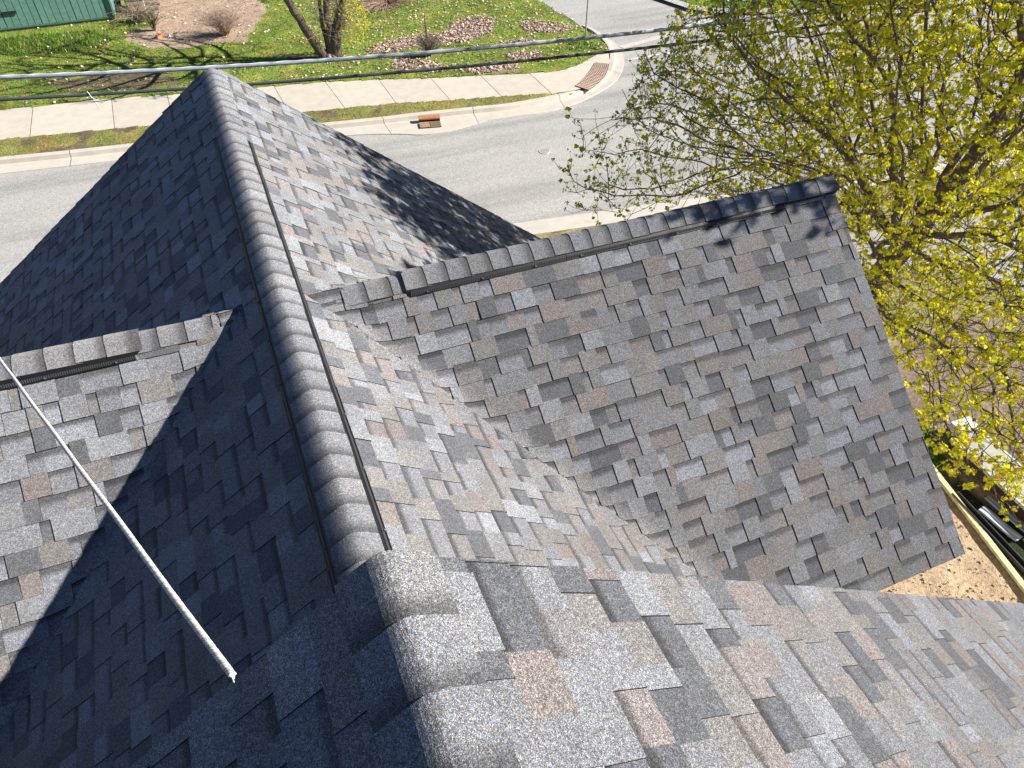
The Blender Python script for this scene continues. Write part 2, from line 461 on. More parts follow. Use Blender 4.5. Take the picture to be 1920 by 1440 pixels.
# upper roof the photographer stands on
OF = np.array([XF, 0, ZF]); dFR = np.array([math.cos(TF), 0, -math.sin(TF)]); dFL = np.array([-math.cos(TFL), 0, -math.sin(TFL)])
up = part('upper_roof', H, (0, -1, ZF), 'nearest and highest roof with its crest in half shadow')
s0 = .2312
shingles('slope', OF, RY, dFR, -3.6, YF, 6.6, up, 51, vstart=s0 - E, flip=True, lean=(.0010, .0014), tt=.0038)
shingles('slope', OF, RY, dFL, -3.6, YF, 6.2, up, 61, vstart=.10, lean=(.0010, .0014), tt=.0038)
ridge_caps('ridge_caps', OF + RY * (YF - 24 * .172 + .004), RY, 0, 24, TFL, TF, .156, .006, up, 15, rad=.026)

# roof deck, boards and walls
def slab(name, pts, t, colr, parent):
    mb = MB(); pts = [np.asarray(p, float) for p in pts]; n = np.cross(pts[1] - pts[0], pts[2] - pts[0]); n /= np.linalg.norm(n)
    if n[2] < 0: n = -n
    top = [mb.pt(p - n * .004) for p in pts]; bot = [mb.pt(p - n * t) for p in pts]
    mb.face(top, colr); mb.face(bot[::-1], colr)
    for i in range(len(pts)):
        j = (i + 1) % len(pts); mb.face((top[i], bot[i], bot[j], top[j]), colr)
    return mb.build(name, M['plain'], parent)
DK = (.10, .10, .105)
def ins(v, d=.03): return v
def quad(O, U, V, u0, u1, v1): return [O + U * u0 + V * .1, O + U * u1 + V * .1, O + U * u1 + V * v1, O + U * u0 + V * v1]
Z3 = np.zeros(3)
slab('roof_deck', quad(Z3, RY, dnR, YF - .3, YE - .01, 5.28), .05, DK, H); slab('roof_deck', quad(Z3, RY, dnL, YF - .3, YE - .01, 5.28), .05, DK, H)
for g, O, U, th, xe, sl, sg in ((g2, O2, U2, T2, X2, EV2, 1), (g3, O3, U3, T3, 5.2, EV2 + .3, -1)):
    for s in (-1, 1):
        V = np.array([0, s * math.cos(th), -math.sin(th)]); hh = H2 if sg > 0 else H3; tt = T1 if sg > 0 else T1L
        xv = (hh + sl * math.sin(th)) / math.tan(tt)
        slab('roof_deck', [O + U * sg * .45 + V * .1, O + U * sg * (xe - .008) + V * .1, O + U * sg * (xe - .008) + V * (sl - .01), O + U * sg * (xv + .1) + V * (sl - .01)], .05, DK, g)
slab('roof_deck', quad(OF, RY, dFR, -3.6, YF - .008, 6.58), .05, DK, up); slab('roof_deck', quad(OF, RY, dFL, -3.6, YF - .008, 6.18), .05, DK, up)
def prism(name, pts, ext, colr, parent):
    mb = MB(); a = [mb.pt(p) for p in pts]; b = [mb.pt(np.asarray(p) + ext) for p in pts]
    mb.face(a, colr); mb.face(b[::-1], colr)
    for i in range(len(a)):
        j = (i + 1) % len(a); mb.face((a[i], b[i], b[j], a[j]), colr)
    return mb.build(name, M['plain'], parent)
WC = (.62, .60, .55)
ex = 3.75; prism('wall', [(-ex, YE - .35, Z0), (ex, YE - .35, Z0), (ex, YE - .35, -ex * math.tan(T1) - .08), (0, YE - .35, -.1), (-ex, YE - .35, -ex * math.tan(T1L) - .08)], (0, -(YE - .35) - 3.3, 0), WC, H)
ee = EV2 * math.cos(T2) - .35; prism('wall', [(3.9, Y2 - ee, Z0), (3.9, Y2 + ee, Z0), (3.9, Y2 + ee, -H2 - ee * math.tan(T2) - .08), (3.9, Y2, -H2 - .1), (3.9, Y2 - ee, -H2 - ee * math.tan(T2) - .08)], (-2.0, 0, 0), WC, H)
e3 = ee; prism('wall', [(-4.7, Y3 - e3, Z0), (-4.7, Y3 + e3, Z0), (-4.7, Y3 + e3, -H3 - e3 * math.tan(T3) - .08), (-4.7, Y3, -H3 - .1), (-4.7, Y3 - e3, -H3 - e3 * math.tan(T3) - .08)], (2.0, 0, 0), WC, H)
ef = 4.5; prism('wall', [(-ef, YF - .12, Z0), (ef, YF - .12, Z0), (ef, YF - .12, ZF - ef * math.tan(TF) - .08), (XF, YF - .12, ZF - .1), (-ef, YF - .12, ZF - ef * math.tan(TFL) - .08)], (0, -4.2, 0), WC, H)

# ------------------------------------------------------------------ rope
def rope():
    A = on_plane(-2, 664, np.array([0, Y3, 0.0]), np.array([0, 1.0, 0])); A = A + np.array([0, -.05, .03])
    ra = ray(-6, 668); 
    nrm = np.array([0, -math.sin(T3), math.cos(T3)]); 
    A = on_plane(-6, 666, np.array([0, Y3, -H3 + .055]), np.array([0, 0, 1.0]))
    # near end tucks under the upper roof's left rake
    B = on_plane(436, 1268, np.array([0, YF - .085, 0]), np.array([0, 1.0, 0]))
    A0 = A + np.array([-.25, .25, -.12]); d = B - A; d = B - A
    pts = []; n = 1500; L = np.linalg.norm(B - A)
    mb = MB(); t = d / np.linalg.norm(d); s = np.cross(t, [0, 0, 1.0]); s /= np.linalg.norm(s); b = np.cross(s, t)
    for k in range(3):
        P = []
        for i in range(n + 1):
            f = i / n; c = A + (B - A) * f + np.array([0, 0, -.002 * math.sin(math.pi * f)]) + s * .0008 * math.sin(f * 23) 
            a = 2 * math.pi * (f * L / .036 + k / 3)
            P.append(c + (s * math.cos(a) + b * math.sin(a)) * .0048)
        mb.tube(P, .0041, 6, (.80, .76, .71) if k else (.60, .54, .48))  # one darker strand paints the groove shade of the twist
    # the piece lying over the far ridge
    P = [A + np.array([-.0, .0, 0]), A + np.array([-.06, .10, -.01]), A + np.array([-.12, .30, -.16])]
    mb.tube(P, .008, 8, (.80, .70, .60))
    for i in range(7):
        e = B + t * rng.uniform(.002, .008) + rng.normal(0, .004, 3); mb.tube([B, e], [.002, .001], 4, (.8, .76, .72))
    o = mb.build('rope', M['rope'], smooth=True)
    return tag(o, 'white twisted rope stretched over the shaded left slope', 'rope')
rope()

# =================================================================== GROUND
def struct(mb, name, m, smooth=False): return tag(mb.build(name, m, smooth=smooth), kind='structure')
mb = MB(); mb.poly([(-400, -400, Z0 - .16), (400, -400, Z0 - .16), (400, 400, Z0 - .16), (-400, 400, Z0 - .16)], (.17, .13, .085)); struct(mb, 'ground', M['ground'])
def flat(pts, z, colr, name, m, px=True):
    mb = MB(); P = [G(x, y, Z0 + z) for x, y in pts] if px else [(x, y, Z0 + z) for x, y in pts]
    n = [mb.pt(p) for p in P]; mb.face(n, colr); return struct(mb, name, m)
SD = np.array([math.cos(math.radians(-7.5)), math.sin(math.radians(-7.5))])   # street direction
# asphalt of the street and of the side street, one sheet under the kerbs
flat([(-70, 24), (-70, 12), (70, 2), (70, 60), (8, 60)], -.02, (.405, .39, .37), 'road', M['road'], False)

Bk = [(-300, 338), (-60, 309), (0, 302), (113, 291), (233, 278), (400, 259), (600, 238), (680, 230), (734, 224), (785, 217.5), (849, 211), (886, 207), (946, 201.6), (1014, 190), (1047, 183), (1075, 176), (1111, 164), (1130, 148), (1141, 131), (1144, 115), (1142, 97), (1134, 84), (1118, 69), (1103, 58), (1090, 53)]
Ok = [(-300, 362), (-60, 333), (0, 326), (113, 313), (219, 301), (400, 280), (620, 256), (691, 251.6), (755, 251), (791, 254), (849, 246), (901, 228), (952, 220), (1020, 212), (1060, 201), (1090, 191), (1130, 170), (1150, 157), (1165, 140), (1171, 116), (1169, 98), (1156, 81), (1138, 70), (1120, 58), (1109, 51)]
def resample(P, Q, step=.25):
    A = []; 
    for i in range(len(P) - 1):
        n = max(1, int(np.linalg.norm(P[i + 1] - P[i]) / step))
        for k in range(n):
            f = k / n; A.append((P[i] + (P[i + 1] - P[i]) * f, Q[i] + (Q[i + 1] - Q[i]) * f))
    A.append((P[-1], Q[-1])); return A
PB = [G(*q) for q in Bk]; PO = [G(*q) for q in Ok]
def smoothl(P):
    for _ in range(2): P = [P[0]] + [(P[i - 1] + 2 * P[i] + P[i + 1]) / 4 for i in range(1, len(P) - 1)] + [P[-1]]
    return P
KP = resample(PB, PO); KP = list(zip(smoothl([a for a, b in KP]), smoothl([b for a, b in KP])))
def kerb(pairs, name, hfun, mcol=(.57, .52, .45)):
    mb = MB(); prev = None; acc = 0
    for i, (b, o) in enumerate(pairs):
        w = np.linalg.norm(o - b); d = (o - b) / w; h = hfun(i / len(pairs), b)
        a1, a2 = min(.15, w * .3), min(.22, w * .42)
        z = lambda v: np.array([0, 0, v])
        row = [mb.pt(b + z(-.1)), mb.pt(b + z(h)), mb.pt(b + d * a1 + z(h)), mb.pt(b + d * (a1 + .03) + z(h - .015)), mb.pt(b + d * a2 + z(-.005)), mb.pt(b + d * (w - .01) + z(.004)), mb.pt(o + z(-.06))]
        if prev:
            acc += np.linalg.norm(b - pb); 
            colr = tuple(c * (1 + .05 * math.sin(i * 12.9 + 1)) if False else c for c in mcol)
            if acc > 2.9:
                acc = 0; colr = (.13, .12, .10)
                # a narrow joint
                e = (b - pb); e = e / np.linalg.norm(e) * .02
                mid = [mb.pt(np.array(mb.v[k]) + e) for k in prev]
                for k in range(6): mb.face((prev[k], mid[k], mid[k + 1], prev[k + 1]), colr)
                for k in range(6): mb.face((mid[k], row[k], row[k + 1], mid[k + 1]), mcol)
            else:
                for k in range(6): mb.face((prev[k], row[k], row[k + 1], prev[k + 1]), colr)
        prev = row; pb = b
    return struct(mb, name, M['concrete'])
ramp_c = G(1125, 150)
kerb(KP, 'kerb', lambda f, b: .125 - .10 * max(0, 1 - max(0, (np.linalg.norm(b - ramp_c) - 1.0)) / .9))

ZS = Z0 + .10                                    # level of the pavement beyond the street
def GS(x, y): return G(x, y, ZS)
# pavement of cast panels
Tp = [(-300, 238), (0, 207), (182, 186), (339, 177), (600, 154), (709, 149), (811, 146), (903, 141), (994, 137), (1048, 133), (1085, 121), (1105, 110), (1120, 102), (1140, 96.5)]
Vp = [(-300, 296), (0, 262), (284, 235), (600, 208), (680, 199), (743, 194), (845, 188), (941, 181), (1034, 175), (1073, 176)]
mb = MB(); TT = [GS(*q) for q in Tp]; VV = [GS(*q) for q in Vp]
rampedge = [b + (0, 0, .10) for b, o in KP if PX(b)[0] > 1074 and PX(b)[1] > 96 and PX(b)[0] < 1160]
def atx(P, x):
    for a, b in zip(P, P[1:]):
        if a[0] <= x <= b[0]: return a + (b - a) * ((x - a[0]) / (b[0] - a[0]))
    return P[-1]
jt = [-300 + 0, 62, 207] ; 
joints_top = [(-120, 219), (62, 199.5), (209, 184.5), (610, 153.5), (710, 149), (807.5, 146.3), (901, 141.6), (993, 137.8)]
joints_bot = [(-150, 280), (56, 256.5), (215, 241.5), (647, 203), (743, 194), (845, 188.4), (941, 181), (1034, 175)]
JT = [GS(*q) for q in joints_top]; JB = [GS(*q) for q in joints_bot]
# panels between neighbouring joints, 12 mm apart over a darker base
base = MB(); base.face([base.pt(p - (0, 0, .012)) for p in TT] + [base.pt(p - (0, 0, .012)) for p in (VV + rampedge)[::-1]], (.14, .125, .105)); struct(base, 'pavement_bed', M['concrete'])
def lerp(a, b, f): return a + (b - a) * f
allT = [TT[0]] + JT; allB = [VV[0]] + JB
k2 = []
for i in range(len(allT) - 1):
    n = 3 if i in (3,) else (2 if i in (1, ) else 1)
    n = {0: 1, 1: 1, 2: 1, 3: 4}.get(i, 1)
    for k in range(n):
        a, b = lerp(allT[i], allT[i + 1], k / n), lerp(allT[i], allT[i + 1], (k + 1) / n); c, d = lerp(allB[i], allB[i + 1], (k + 1) / n), lerp(allB[i], allB[i + 1], k / n)
        e = .008 * (b - a) / np.linalg.norm(b - a); s = rnd.uniform(.95, 1.05); cc = (.59 * s, .53 * s, .445 * s)
        mb.poly([a + e, b - e, c - e, d + e], cc)
last = [p for p in TT if p[0] > JT[-1][0] + .01]
e = .012 * (TT[9] - TT[8]) / np.linalg.norm(TT[9] - TT[8])
mb.poly([JT[-1] + e] + last + rampedge[::-1] + [JB[-1] + e], (.59, .53, .445)); struct(mb, 'pavement', M['concrete'])
# ribbed warning plate on the corner ramp
pl = [(1116, 117.5), (1142, 120.5), (1140, 131), (1134, 144), (1122, 157), (1106, 169.5), (1079, 161), (1090, 152), (1100, 142), (1109, 130)]
zt = .115
def GT(x, y): return G(x, y, Z0 + zt)
mb = MB(); mb.poly([GT(*q) for q in pl], (.56, .42, .34)); out_ = [GT(*q) for q in pl[1:6]]; inn = [GT(*q) for q in [pl[0]] + pl[:5:-1]]
def along(P, f):
    L = [0]; 
    for a, b in zip(P, P[1:]): L.append(L[-1] + np.linalg.norm(b - a))
    t = f * L[-1]
    for i in range(len(P) - 1):
        if t <= L[i + 1] + 1e-9: return P[i] + (P[i + 1] - P[i]) * ((t - L[i]) / (L[i + 1] - L[i]))
    return P[-1]
for i in range(21):
    a, b = along(inn, i / 20), along(out_, i / 20); mb.tube([a + (0, 0, .006), b + (0, 0, .006)], .010, 4, (.40, .28, .22))
for j in range(9):
    P = [lerp(along(inn, i / 14), along(out_, i / 14), j / 8) + (0, 0, .006) for i in range(15)]; mb.tube(P, .010, 4, (.40, .28, .22))
tag(mb.build('tactile_plate', M['plain']), 'rust brown gridded warning plate set in the corner ramp', 'tactile plate')

# ---- lawns: fine grids whose turf, straw, soil and darker patches are coloured per corner
DIRT = [(270, -60), (430, -60), (505, 20), (470, 62), (400, 82), (330, 92), (250, 84), (235, 60), (290, 50)]
LITTER = [[(684, 92), (760, 70), (830, 62), (850, 40), (895, 30), (930, 38), (925, 60), (885, 78), (800, 84), (735, 100), (690, 102)], [(735, 114), (790, 112), (850, 128), (830, 136), (735, 132)],
          [(860, 130), (960, 118), (985, 132), (900, 140)], [(975, 40), (1080, 48), (1060, 62), (980, 58)], [(920, 84), (1000, 70), (1010, 84), (930, 92)], [(940, 100), (1010, 96), (1020, 112), (960, 112)]]
BROWN = [[(90, 148), (240, 138), (330, 140), (340, 158), (240, 170), (120, 168)], [(500, 98), (600, 104), (600, 116), (520, 112)], [(1000, -10), (1080, 30), (1092, 46), (1050, 30)]]  # patches of darker brown ground with thinner grass
TALL = [[(-20, 74), (180, 58), (215, 75), (170, 96), (60, 104), (-20, 104)], [(455, 0), (500, 0), (500, 25), (460, 22)], [(1060, 82), (1110, 78), (1120, 92), (1070, 96)]]
BRUSH = [[(405, 25), (470, 45), (465, 82), (400, 80), (385, 50)], [(676, -30), (770, -30), (750, 12), (700, 20), (676, 14)]]
def edge_in(px, py, polys, x, y, amp=7):
    dx, dy = amp * nz(x, y, 3.1, 1.7), amp * .5 * nz(x, y, 9.2, 1.9)
    return any(inpoly(px + dx, py + dy, p) for p in polys)
def lawn_kind(x, y, z):
    px, py, w = PX((x, y, z))
    if edge_in(px, py, [DIRT], x, y, 14): return 'dirt'
    if edge_in(px, py, LITTER, x, y): return 'litter'
    if edge_in(px, py, BRUSH, x, y): return 'brush'
    if edge_in(px, py, BROWN, x, y, 16): return 'bare'
    if edge_in(px, py, TALL, x, y): return 'tall'
    return 'grass'
LC = {'vg': (.25, .25, .085), 'dirt': (.50, .37, .27), 'litter': (.34, .25, .19), 'brush': (.42, .31, .24), 'bare': (.20, .16, .10), 'tall': (.15, .25, .04), 'grass': (.21, .295, .055)}
def lawn_grid(name, inside, zf, x0, x1, y0, y1, st, kind, pts_out):
    mb = MB(); nx, ny = int((x1 - x0) / st), int((y1 - y0) / st); ids = {}
    def vid(i, j):
        if (i, j) not in ids:
            x, y = x0 + i * st, y0 + j * st; ids[i, j] = mb.pt(x, y, zf(x, y) + .018 * nz(x, y, 0, 2.2))
        return ids[i, j]
    cc = {}
    def colat(i, j):
        if (i, j) not in cc:
            x, y = x0 + i * st, y0 + j * st; k = kind(x, y, zf(x, y)); c = np.array(LC[k])
            if k in ('grass', 'tall', 'vg'):
                f = nz(x, y, 1.0, .9) + .6 * nz(x, y, 5.0, 3.3); c = c * (1 + .45 * f) + np.array([.13, .05, .02]) * max(0, nz(x, y, 2.0, 1.3) + .18) * 1.3
            else: c = c * (1 + .3 * nz(x, y, 4.0, 2.5))
            cc[i, j] = tuple(np.clip(c, .01, .8))
        return cc[i, j]
    for i in range(nx):
        for j in range(ny):
            x, y = x0 + (i + .5) * st, y0 + (j + .5) * st
            if inside(x, y):
                q = [(i, j), (i + 1, j), (i + 1, j + 1), (i, j + 1)]; mb.face([vid(*a) for a in q], [colat(*a) for a in q])
    return struct(mb, name, M['ground'])
sideK = [GS(1140, 96.5), GS(1142, 92), GS(1134, 82), GS(1118, 67), GS(1101, 57), GS(1090, 53), GS(1075, 37), GS(1056, 28), GS(1024, 9), GS(1008, 0), GS(960, -24), GS(900, -60)]
lawnP = [(p[0], p[1]) for p in TT[:-1]] + [(p[0], p[1]) for p in sideK] + [(5, 60), (-30, 60)]
lawnP = [(a, b - .0) for a, b in lawnP]
vergeP = [(p[0], p[1]) for p in VV] + [(b[0], b[1]) for b, o in KP if PX(b)[0] < 1070][::-1]
def zl(x, y): return ZS + .01
lawn_grid('lawn', lambda x, y: inpoly(x, y, lawnP), zl, -16, 19, 23, 46, .15, lawn_kind, None)
lawn_grid('verge', lambda x, y: inpoly(x, y, vergeP), zl, -14, 12, 20, 27, .10, lambda x, y, z: 'bare' if nz(x, y, 7, 1.1) > .26 else 'vg', None)
# trim strips so the turf edge follows the concrete exactly
def strip_fill(poly, name, z, colr):
    mb = MB(); mb.face([mb.pt(x, y, z) for x, y in poly], colr); return struct(mb, name, M['ground'])
strip_fill(lawnP, 'lawn_soil', ZS - .02, (.16, .20, .04)); strip_fill(vergeP, 'verge_soil', ZS - .02, (.16, .18, .05))

# grass blades
def blades(name, n, inside, x0, x1, y0, y1, zf, kind, hs=1.0, seed=1):
    R = np.random.default_rng(seed); mb = MB(); k = 0
    while k < n:
        x, y = R.uniform(x0, x1), R.uniform(y0, y1)
        k += 1
        if not inside(x, y): continue
        kd = kind(x, y, zf(x, y)); r = R.random()
        if kd in ('dirt',) and r > .04: continue
        if kd in ('litter', 'brush', 'bare') and r > .25: continue
        t = kd == 'tall'; h = (R.uniform(.10, .26) if t else R.uniform(.03, .085)) * hs
        a = R.uniform(0, 6.28); w = R.uniform(.012, .03) * (1.2 if t else 1); z = zf(x, y) - .01
        c = np.array([.19, .32, .05]) * R.uniform(.6, 1.35); 
        if R.random() < (.6 if kd == 'vg' else .38): c = np.array([.42, .38, .16]) * R.uniform(.6, 1.2)
        if t: c = (np.array([.15, .30, .04]) if R.random() < .7 else np.array([.40, .38, .12])) * R.uniform(.5, 1.3)
        if t and R.random() < .5: h *= .5
        la, ll = R.uniform(0, 6.28), h * R.uniform(.2, .9)
        i0 = len(mb.v); mb.v += [(x - w * math.cos(a), y - w * math.sin(a), z), (x + w * math.cos(a), y + w * math.sin(a), z), (x + ll * math.cos(la), y + ll * math.sin(la), z + h)]
        mb.f.append((i0, i0 + 1, i0 + 2)); mb.c.append([tuple(c)] * 3); mb.m.append(0)
    return tag(mb.build(name, M['leaf']), kind='stuff')
blades('grass', 90000, lambda x, y: inpoly(x, y, lawnP), -9, 15.5, 23.5, 36.5, lambda x, y: ZS, lawn_kind, 1.0, 3)
blades('grass', 22000, lambda x, y: inpoly(x, y, vergeP), -8, 10.8, 20.5, 25.5, lambda x, y: ZS, lambda x, y, z: 'bare' if nz(x, y, 7, 1.1) > .26 else 'vg', .8, 4)
# dead leaves
def litter(n, seed):
    R = np.random.default_rng(seed); mb = MB()
    for _ in range(n):
        x, y = R.uniform(-6, 15), R.uniform(24, 36)
        if not inpoly(x, y, lawnP): continue
        px, py, w = PX((x, y, ZS)); k = edge_in(px, py, LITTER, x, y, 10)
        if not k and R.random() > (.10 if px > 560 else .035): continue
        a, s = R.uniform(0, 6.28), R.uniform(.025, .055); z = ZS + R.uniform(.03, .08); tl = R.uniform(-.5, .5, 2)
        c = np.array([.74, .56, .47]) * R.uniform(.45, 1.2) if R.random() < .8 else np.array([.25, .15, .09])
        ca, sa = math.cos(a) * s, math.sin(a) * s
        P = [(x + ca, y + sa, z + tl[0] * s), (x - sa * .7, y + ca * .7, z + tl[1] * s), (x - ca, y - sa, z - tl[0] * s), (x + sa * .7, y - ca * .7, z - tl[1] * s)]
        mb.poly(P, tuple(np.clip(c, 0, .9)))
    return tag(mb.build('fallen_leaves', M['plain']), kind='stuff')
litter(75000, 5)

# far corner of the side street
fl = [(21.0, 27.2), (24, 26.2), (45, 21), (60, 40), (30, 60), (12, 60), (16, 40), (19.3, 31)]
strip_fill([(20.3, 26.6), (24, 25.2), (60, 17.5), (60, 60), (10.5, 60), (15.8, 38), (18.7, 30.5), (19.6, 27.4)], 'far_kerb', Z0 + .09, (.55, .52, .48))
strip_fill([(20.8, 27.0), (24.1, 25.7), (60, 18.1), (60, 60), (11.2, 60), (16.4, 38), (19.2, 30.5), (20.0, 27.9)], 'far_lawn', Z0 + .10, (.13, .22, .04))
def band(p0, p1, w, z, colr, name, m):
    p0, p1 = np.array(p0, float), np.array(p1, float); d = (p1 - p0) / np.linalg.norm(p1 - p0); n = np.array([-d[1], d[0]]) * w / 2
    mb = MB(); mb.face([mb.pt(*q, z) for q in (p0 - n, p1 - n, p1 + n, p0 + n)], colr); return struct(mb, name, m)
band((21.3, 28.3), (60, 20.0), 1.4, Z0 + .112, (.58, .55, .50), 'far_pavement', M['concrete'])
band((18.0, 25.8), (20.4, 26.2), .35, Z0 + .005, (.62, .60, .56), 'gutter_pan', M['concrete'])
band(G(1125, 82)[:2] + (.6, -.6), G(1320, 47)[:2], .30, Z0 - .012, (.55, .52, .48), 'crossing_seam', M['concrete'])
band(G(1172, 112)[:2] + (.1, 0), G(1320, 88)[:2], .16, Z0 - .012, (.60, .57, .52), 'crossing_seam', M['concrete'])

# near side of the street, under the maple
def nearline(x, y0): return y0 + (x - 7) * math.tan(math.radians(-7.5))
xs = (2, 45)
def nstrip(y0, y1, z, colr, name, m): 
    mb = MB(); mb.face([mb.pt(x, y, Z0 + z) for x, y in ((xs[0], nearline(xs[0], y0)), (xs[1], nearline(xs[1], y0)), (xs[1], nearline(xs[1], y1)), (xs[0], nearline(xs[0], y1)))], colr); return struct(mb, name, m)
nstrip(14.05, 14.7, .004, (.56, .52, .46), 'near_gutter', M['concrete']); 
mb = MB(); a = np.array([xs[0], nearline(xs[0], 13.9), Z0 - .05]); bb = np.array([xs[1], nearline(xs[1], 13.9), Z0 - .05]); nn = np.array([-(bb - a)[1], (bb - a)[0], 0]); nn /= np.linalg.norm(nn)
mb.box(a, bb - a, nn * .15, (0, 0, .17), (.56, .52, .46)); struct(mb, 'near_kerb', M['concrete'])
nstrip(10.3, 11.9, .125, (.40, .365, .33), 'near_pavement', M['concrete'])
mb = MB(); mb.face([mb.pt(*q) for q in ((15.2, 6.2, Z0 + .13), (19.6, 5.6, Z0 + .13), (20.4, 9.4, Z0 + .13), (15.9, 9.9, Z0 + .13))], (.42, .41, .40)); struct(mb, 'driveway', M['concrete'])
YG = [(1690, 760), (1790, 830), (1760, 905), (1720, 880)]
SHADEG = [(1735, 860), (1790, 905), (1860, 940), (1940, 1010), (1940, 1110), (1890, 1060), (1800, 950)]  # shade beside the metal box, painted as near black ground
def yard_kind(x, y, z):
    px, py, w = PX((x, y, z))
    if edge_in(px, py, [YG], x, y, 20): return 'yg'
    if edge_in(px, py, [SHADEG], x, y, 14): return 'shade_g'
    if y > 7.4: return 'dry'
    if px > 1560 and py > 900: return 'sand'
    return 'soil'
LC.update({'yg': (.15, .26, .05), 'shade_g': (.05, .06, .035), 'dry': (.36, .31, .16), 'sand': (.60, .44, .30), 'soil': (.31, .24, .19)})
lawn_grid('yard', lambda x, y: y < nearline(x, 13.9) and not (x < 1), lambda x, y: Z0 + .10, 1, 30, -6, 14, .16, yard_kind, None)
blades('grass', 30000, lambda x, y: y < nearline(x, 13.9) and nz(x, y, 6, 1.2) > -.1, 7, 24, 2, 13.5, lambda x, y: Z0 + .10, lambda x, y, z: {'yg': 'tall', 'shade_g': 'bare', 'dry': 'grass', 'sand': 'dirt', 'soil': 'dirt'}[yard_kind(x, y, z)], .8, 8)
# clods and pebbles on the bare yard
R_ = np.random.default_rng(12); mb = MB()
for _ in range(2600):
    x, y = R_.uniform(6, 12), R_.uniform(.5, 6); s = R_.uniform(.006, .03); z = Z0 + .105
    c = np.array([.52, .38, .26]) * R_.uniform(.35, 1.1) if R_.random() < .75 else np.array([.2, .26, .06])
    a = R_.uniform(0, 3.14); mb.poly([(x + s * math.cos(a), y + s * math.sin(a), z), (x - s * math.sin(a), y + s * math.cos(a), z + s), (x - 1.6 * s * math.cos(a), y - 1.6 * s * math.sin(a), z)], tuple(c))
tag(mb.build('yard_debris', M['plain']), kind='stuff')

# =================================================================== THINGS
# power cables
def cable(name, pix, y0, r, label, colr, n=90):
    az = math.radians(-8); nn = np.array([-math.sin(az), math.cos(az), 0]); dd = np.array([math.cos(az), math.sin(az), 0]); P0 = np.array([0, y0, 0])
    S, Zs = [], []
    for q in pix:
        P = on_plane(*q, P0, nn); S.append((P - P0) @ dd); Zs.append(P[2])
    cf = np.polyfit(S, Zs, 2); cf[0] = max(cf[0], .0025)
    cf[1:] = np.polyfit(S, np.array(Zs) - cf[0] * np.array(S) ** 2, 1)
    P = [P0 + dd * s + np.array([0, 0, np.polyval(cf, s)]) for s in np.linspace(-16, 24, n)]
    return P
up_ = [(0, 145.5), (200, 137), (400, 127), (720, 105), (1100, 72), (1310, 48)]
lo_ = [(0, 187), (190, 177), (340, 166), (470, 157), (700, 141), (1150, 97), (1220, 88)]
def bundle(name, pix, y0, r, label, colr):
    P = cable(name, pix, y0, r, label, colr); mb = MB(); mb.tube(P, r, 10, colr)
    # lashed twin: a thin messenger wound on top
    Q = []
    for i in range(len(P) * 10 - 10):
        a, b = P[i // 10], P[i // 10 + 1]; c = a + (b - a) * ((i % 10) / 10); Q.append(c + np.array([0, .4 * r * math.sin(i * .9), r * .95]))
    mb.tube(Q, r * .28, 5, tuple(min(1, c * 2.2) for c in colr)); return mb.build(name, M['plastic'], smooth=True), P
o, PU = bundle('overhead_cable', up_, 11, .026, '', (.34, .37, .40)); tag(o, 'pale overhead cable, the upper of two crossing behind the roof peak', 'cable', 'overhead cables')
o, PL = bundle('overhead_cable', lo_, 11.02, .021, '', (.07, .075, .085)); tag(o, 'dark overhead cable, the lower of the two, with a tie hanging from it', 'cable', 'overhead cables')
tiep = min(PL, key=lambda p: abs(PX(p)[0] - 188))
mb = MB()
mb.tube([tiep + (-.02, 0, .05), tiep + (0, -.03, .0), tiep + (.03, -.02, -.10), tiep + (.05, -.02, -.2)], .006, 5, (.75, .75, .78))
mb.tube([tiep + (.0, -.02, -.02), tiep + (.05, -.04, -.06), tiep + (.08, -.03, -.07)], .004, 5, (.75, .75, .78))
mb.tube([tiep + (-.12, -.01, -.03), tiep + (-.05, -.03, -.025), tiep + (0, 0, -.01)], .005, 5, (.75, .75, .78))
tag(mb.build('cable_tie', M['plain']), 'white loose tie dangling from the lower cable over the pavement', 'cable tie')

# sign post by the corner
b = GS(1096.5, 79.5); t = thing('sign_post', b, 'thin grey metal post standing in the grass at the street corner', 'post')
mb = MB(); mb.tube([b + (0, 0, -.1), b + (0, 0, 3.4)], .03, 10, (.42, .46, .44)); mb.build('pole', M['metal'], t)
mb = MB(); mb.tube([b + (0, 0, -.05), b + (0, 0, .22)], .04, 10, (.33, .36, .34)); mb.build('ground_sleeve', M['metal'], t)
# storm drain inlet
ca, cb_ = G(786, 230, Z0 + .02), G(820, 227.5, Z0 + .02)
u = cb_ - ca; L = np.linalg.norm(u); u /= L; w_ = np.array([-u[1], u[0], 0]); L = .66
t = thing('storm_drain', ca, 'rusty brown storm drain inlet in the kerb across the street', 'storm drain'); RU = (.46, .20, .10)
mb = MB(); n = 8
pr = [(.0, .07), (-.02, .09), (-.02, .12), (.01, .145), (.08, .155), (.16, .155), (.20, .14)]
for (a, za), (c, zc) in zip(pr, pr[1:]): mb.poly([ca + w_ * a + (0, 0, za), ca + u * L + w_ * a + (0, 0, za), ca + u * L + w_ * c + (0, 0, zc), ca + w_ * c + (0, 0, zc)], RU)
for e in (0, L): mb.poly([ca + u * e + w_ * a + (0, 0, za) for a, za in pr] + [ca + u * e + w_ * .20 + (0, 0, -.05), ca + u * e + (0, 0, -.05)], RU)
mb.build('hood', M['plain'], t)
mb = MB(); mb.poly([ca + w_ * .02 + (0, 0, -.04), ca + u * L + w_ * .02 + (0, 0, -.04), ca + u * L + w_ * .03 + (0, 0, .12), ca + w_ * .03 + (0, 0, .12)], (.012, .01, .01)); mb.build('throat', M['plain'], t)
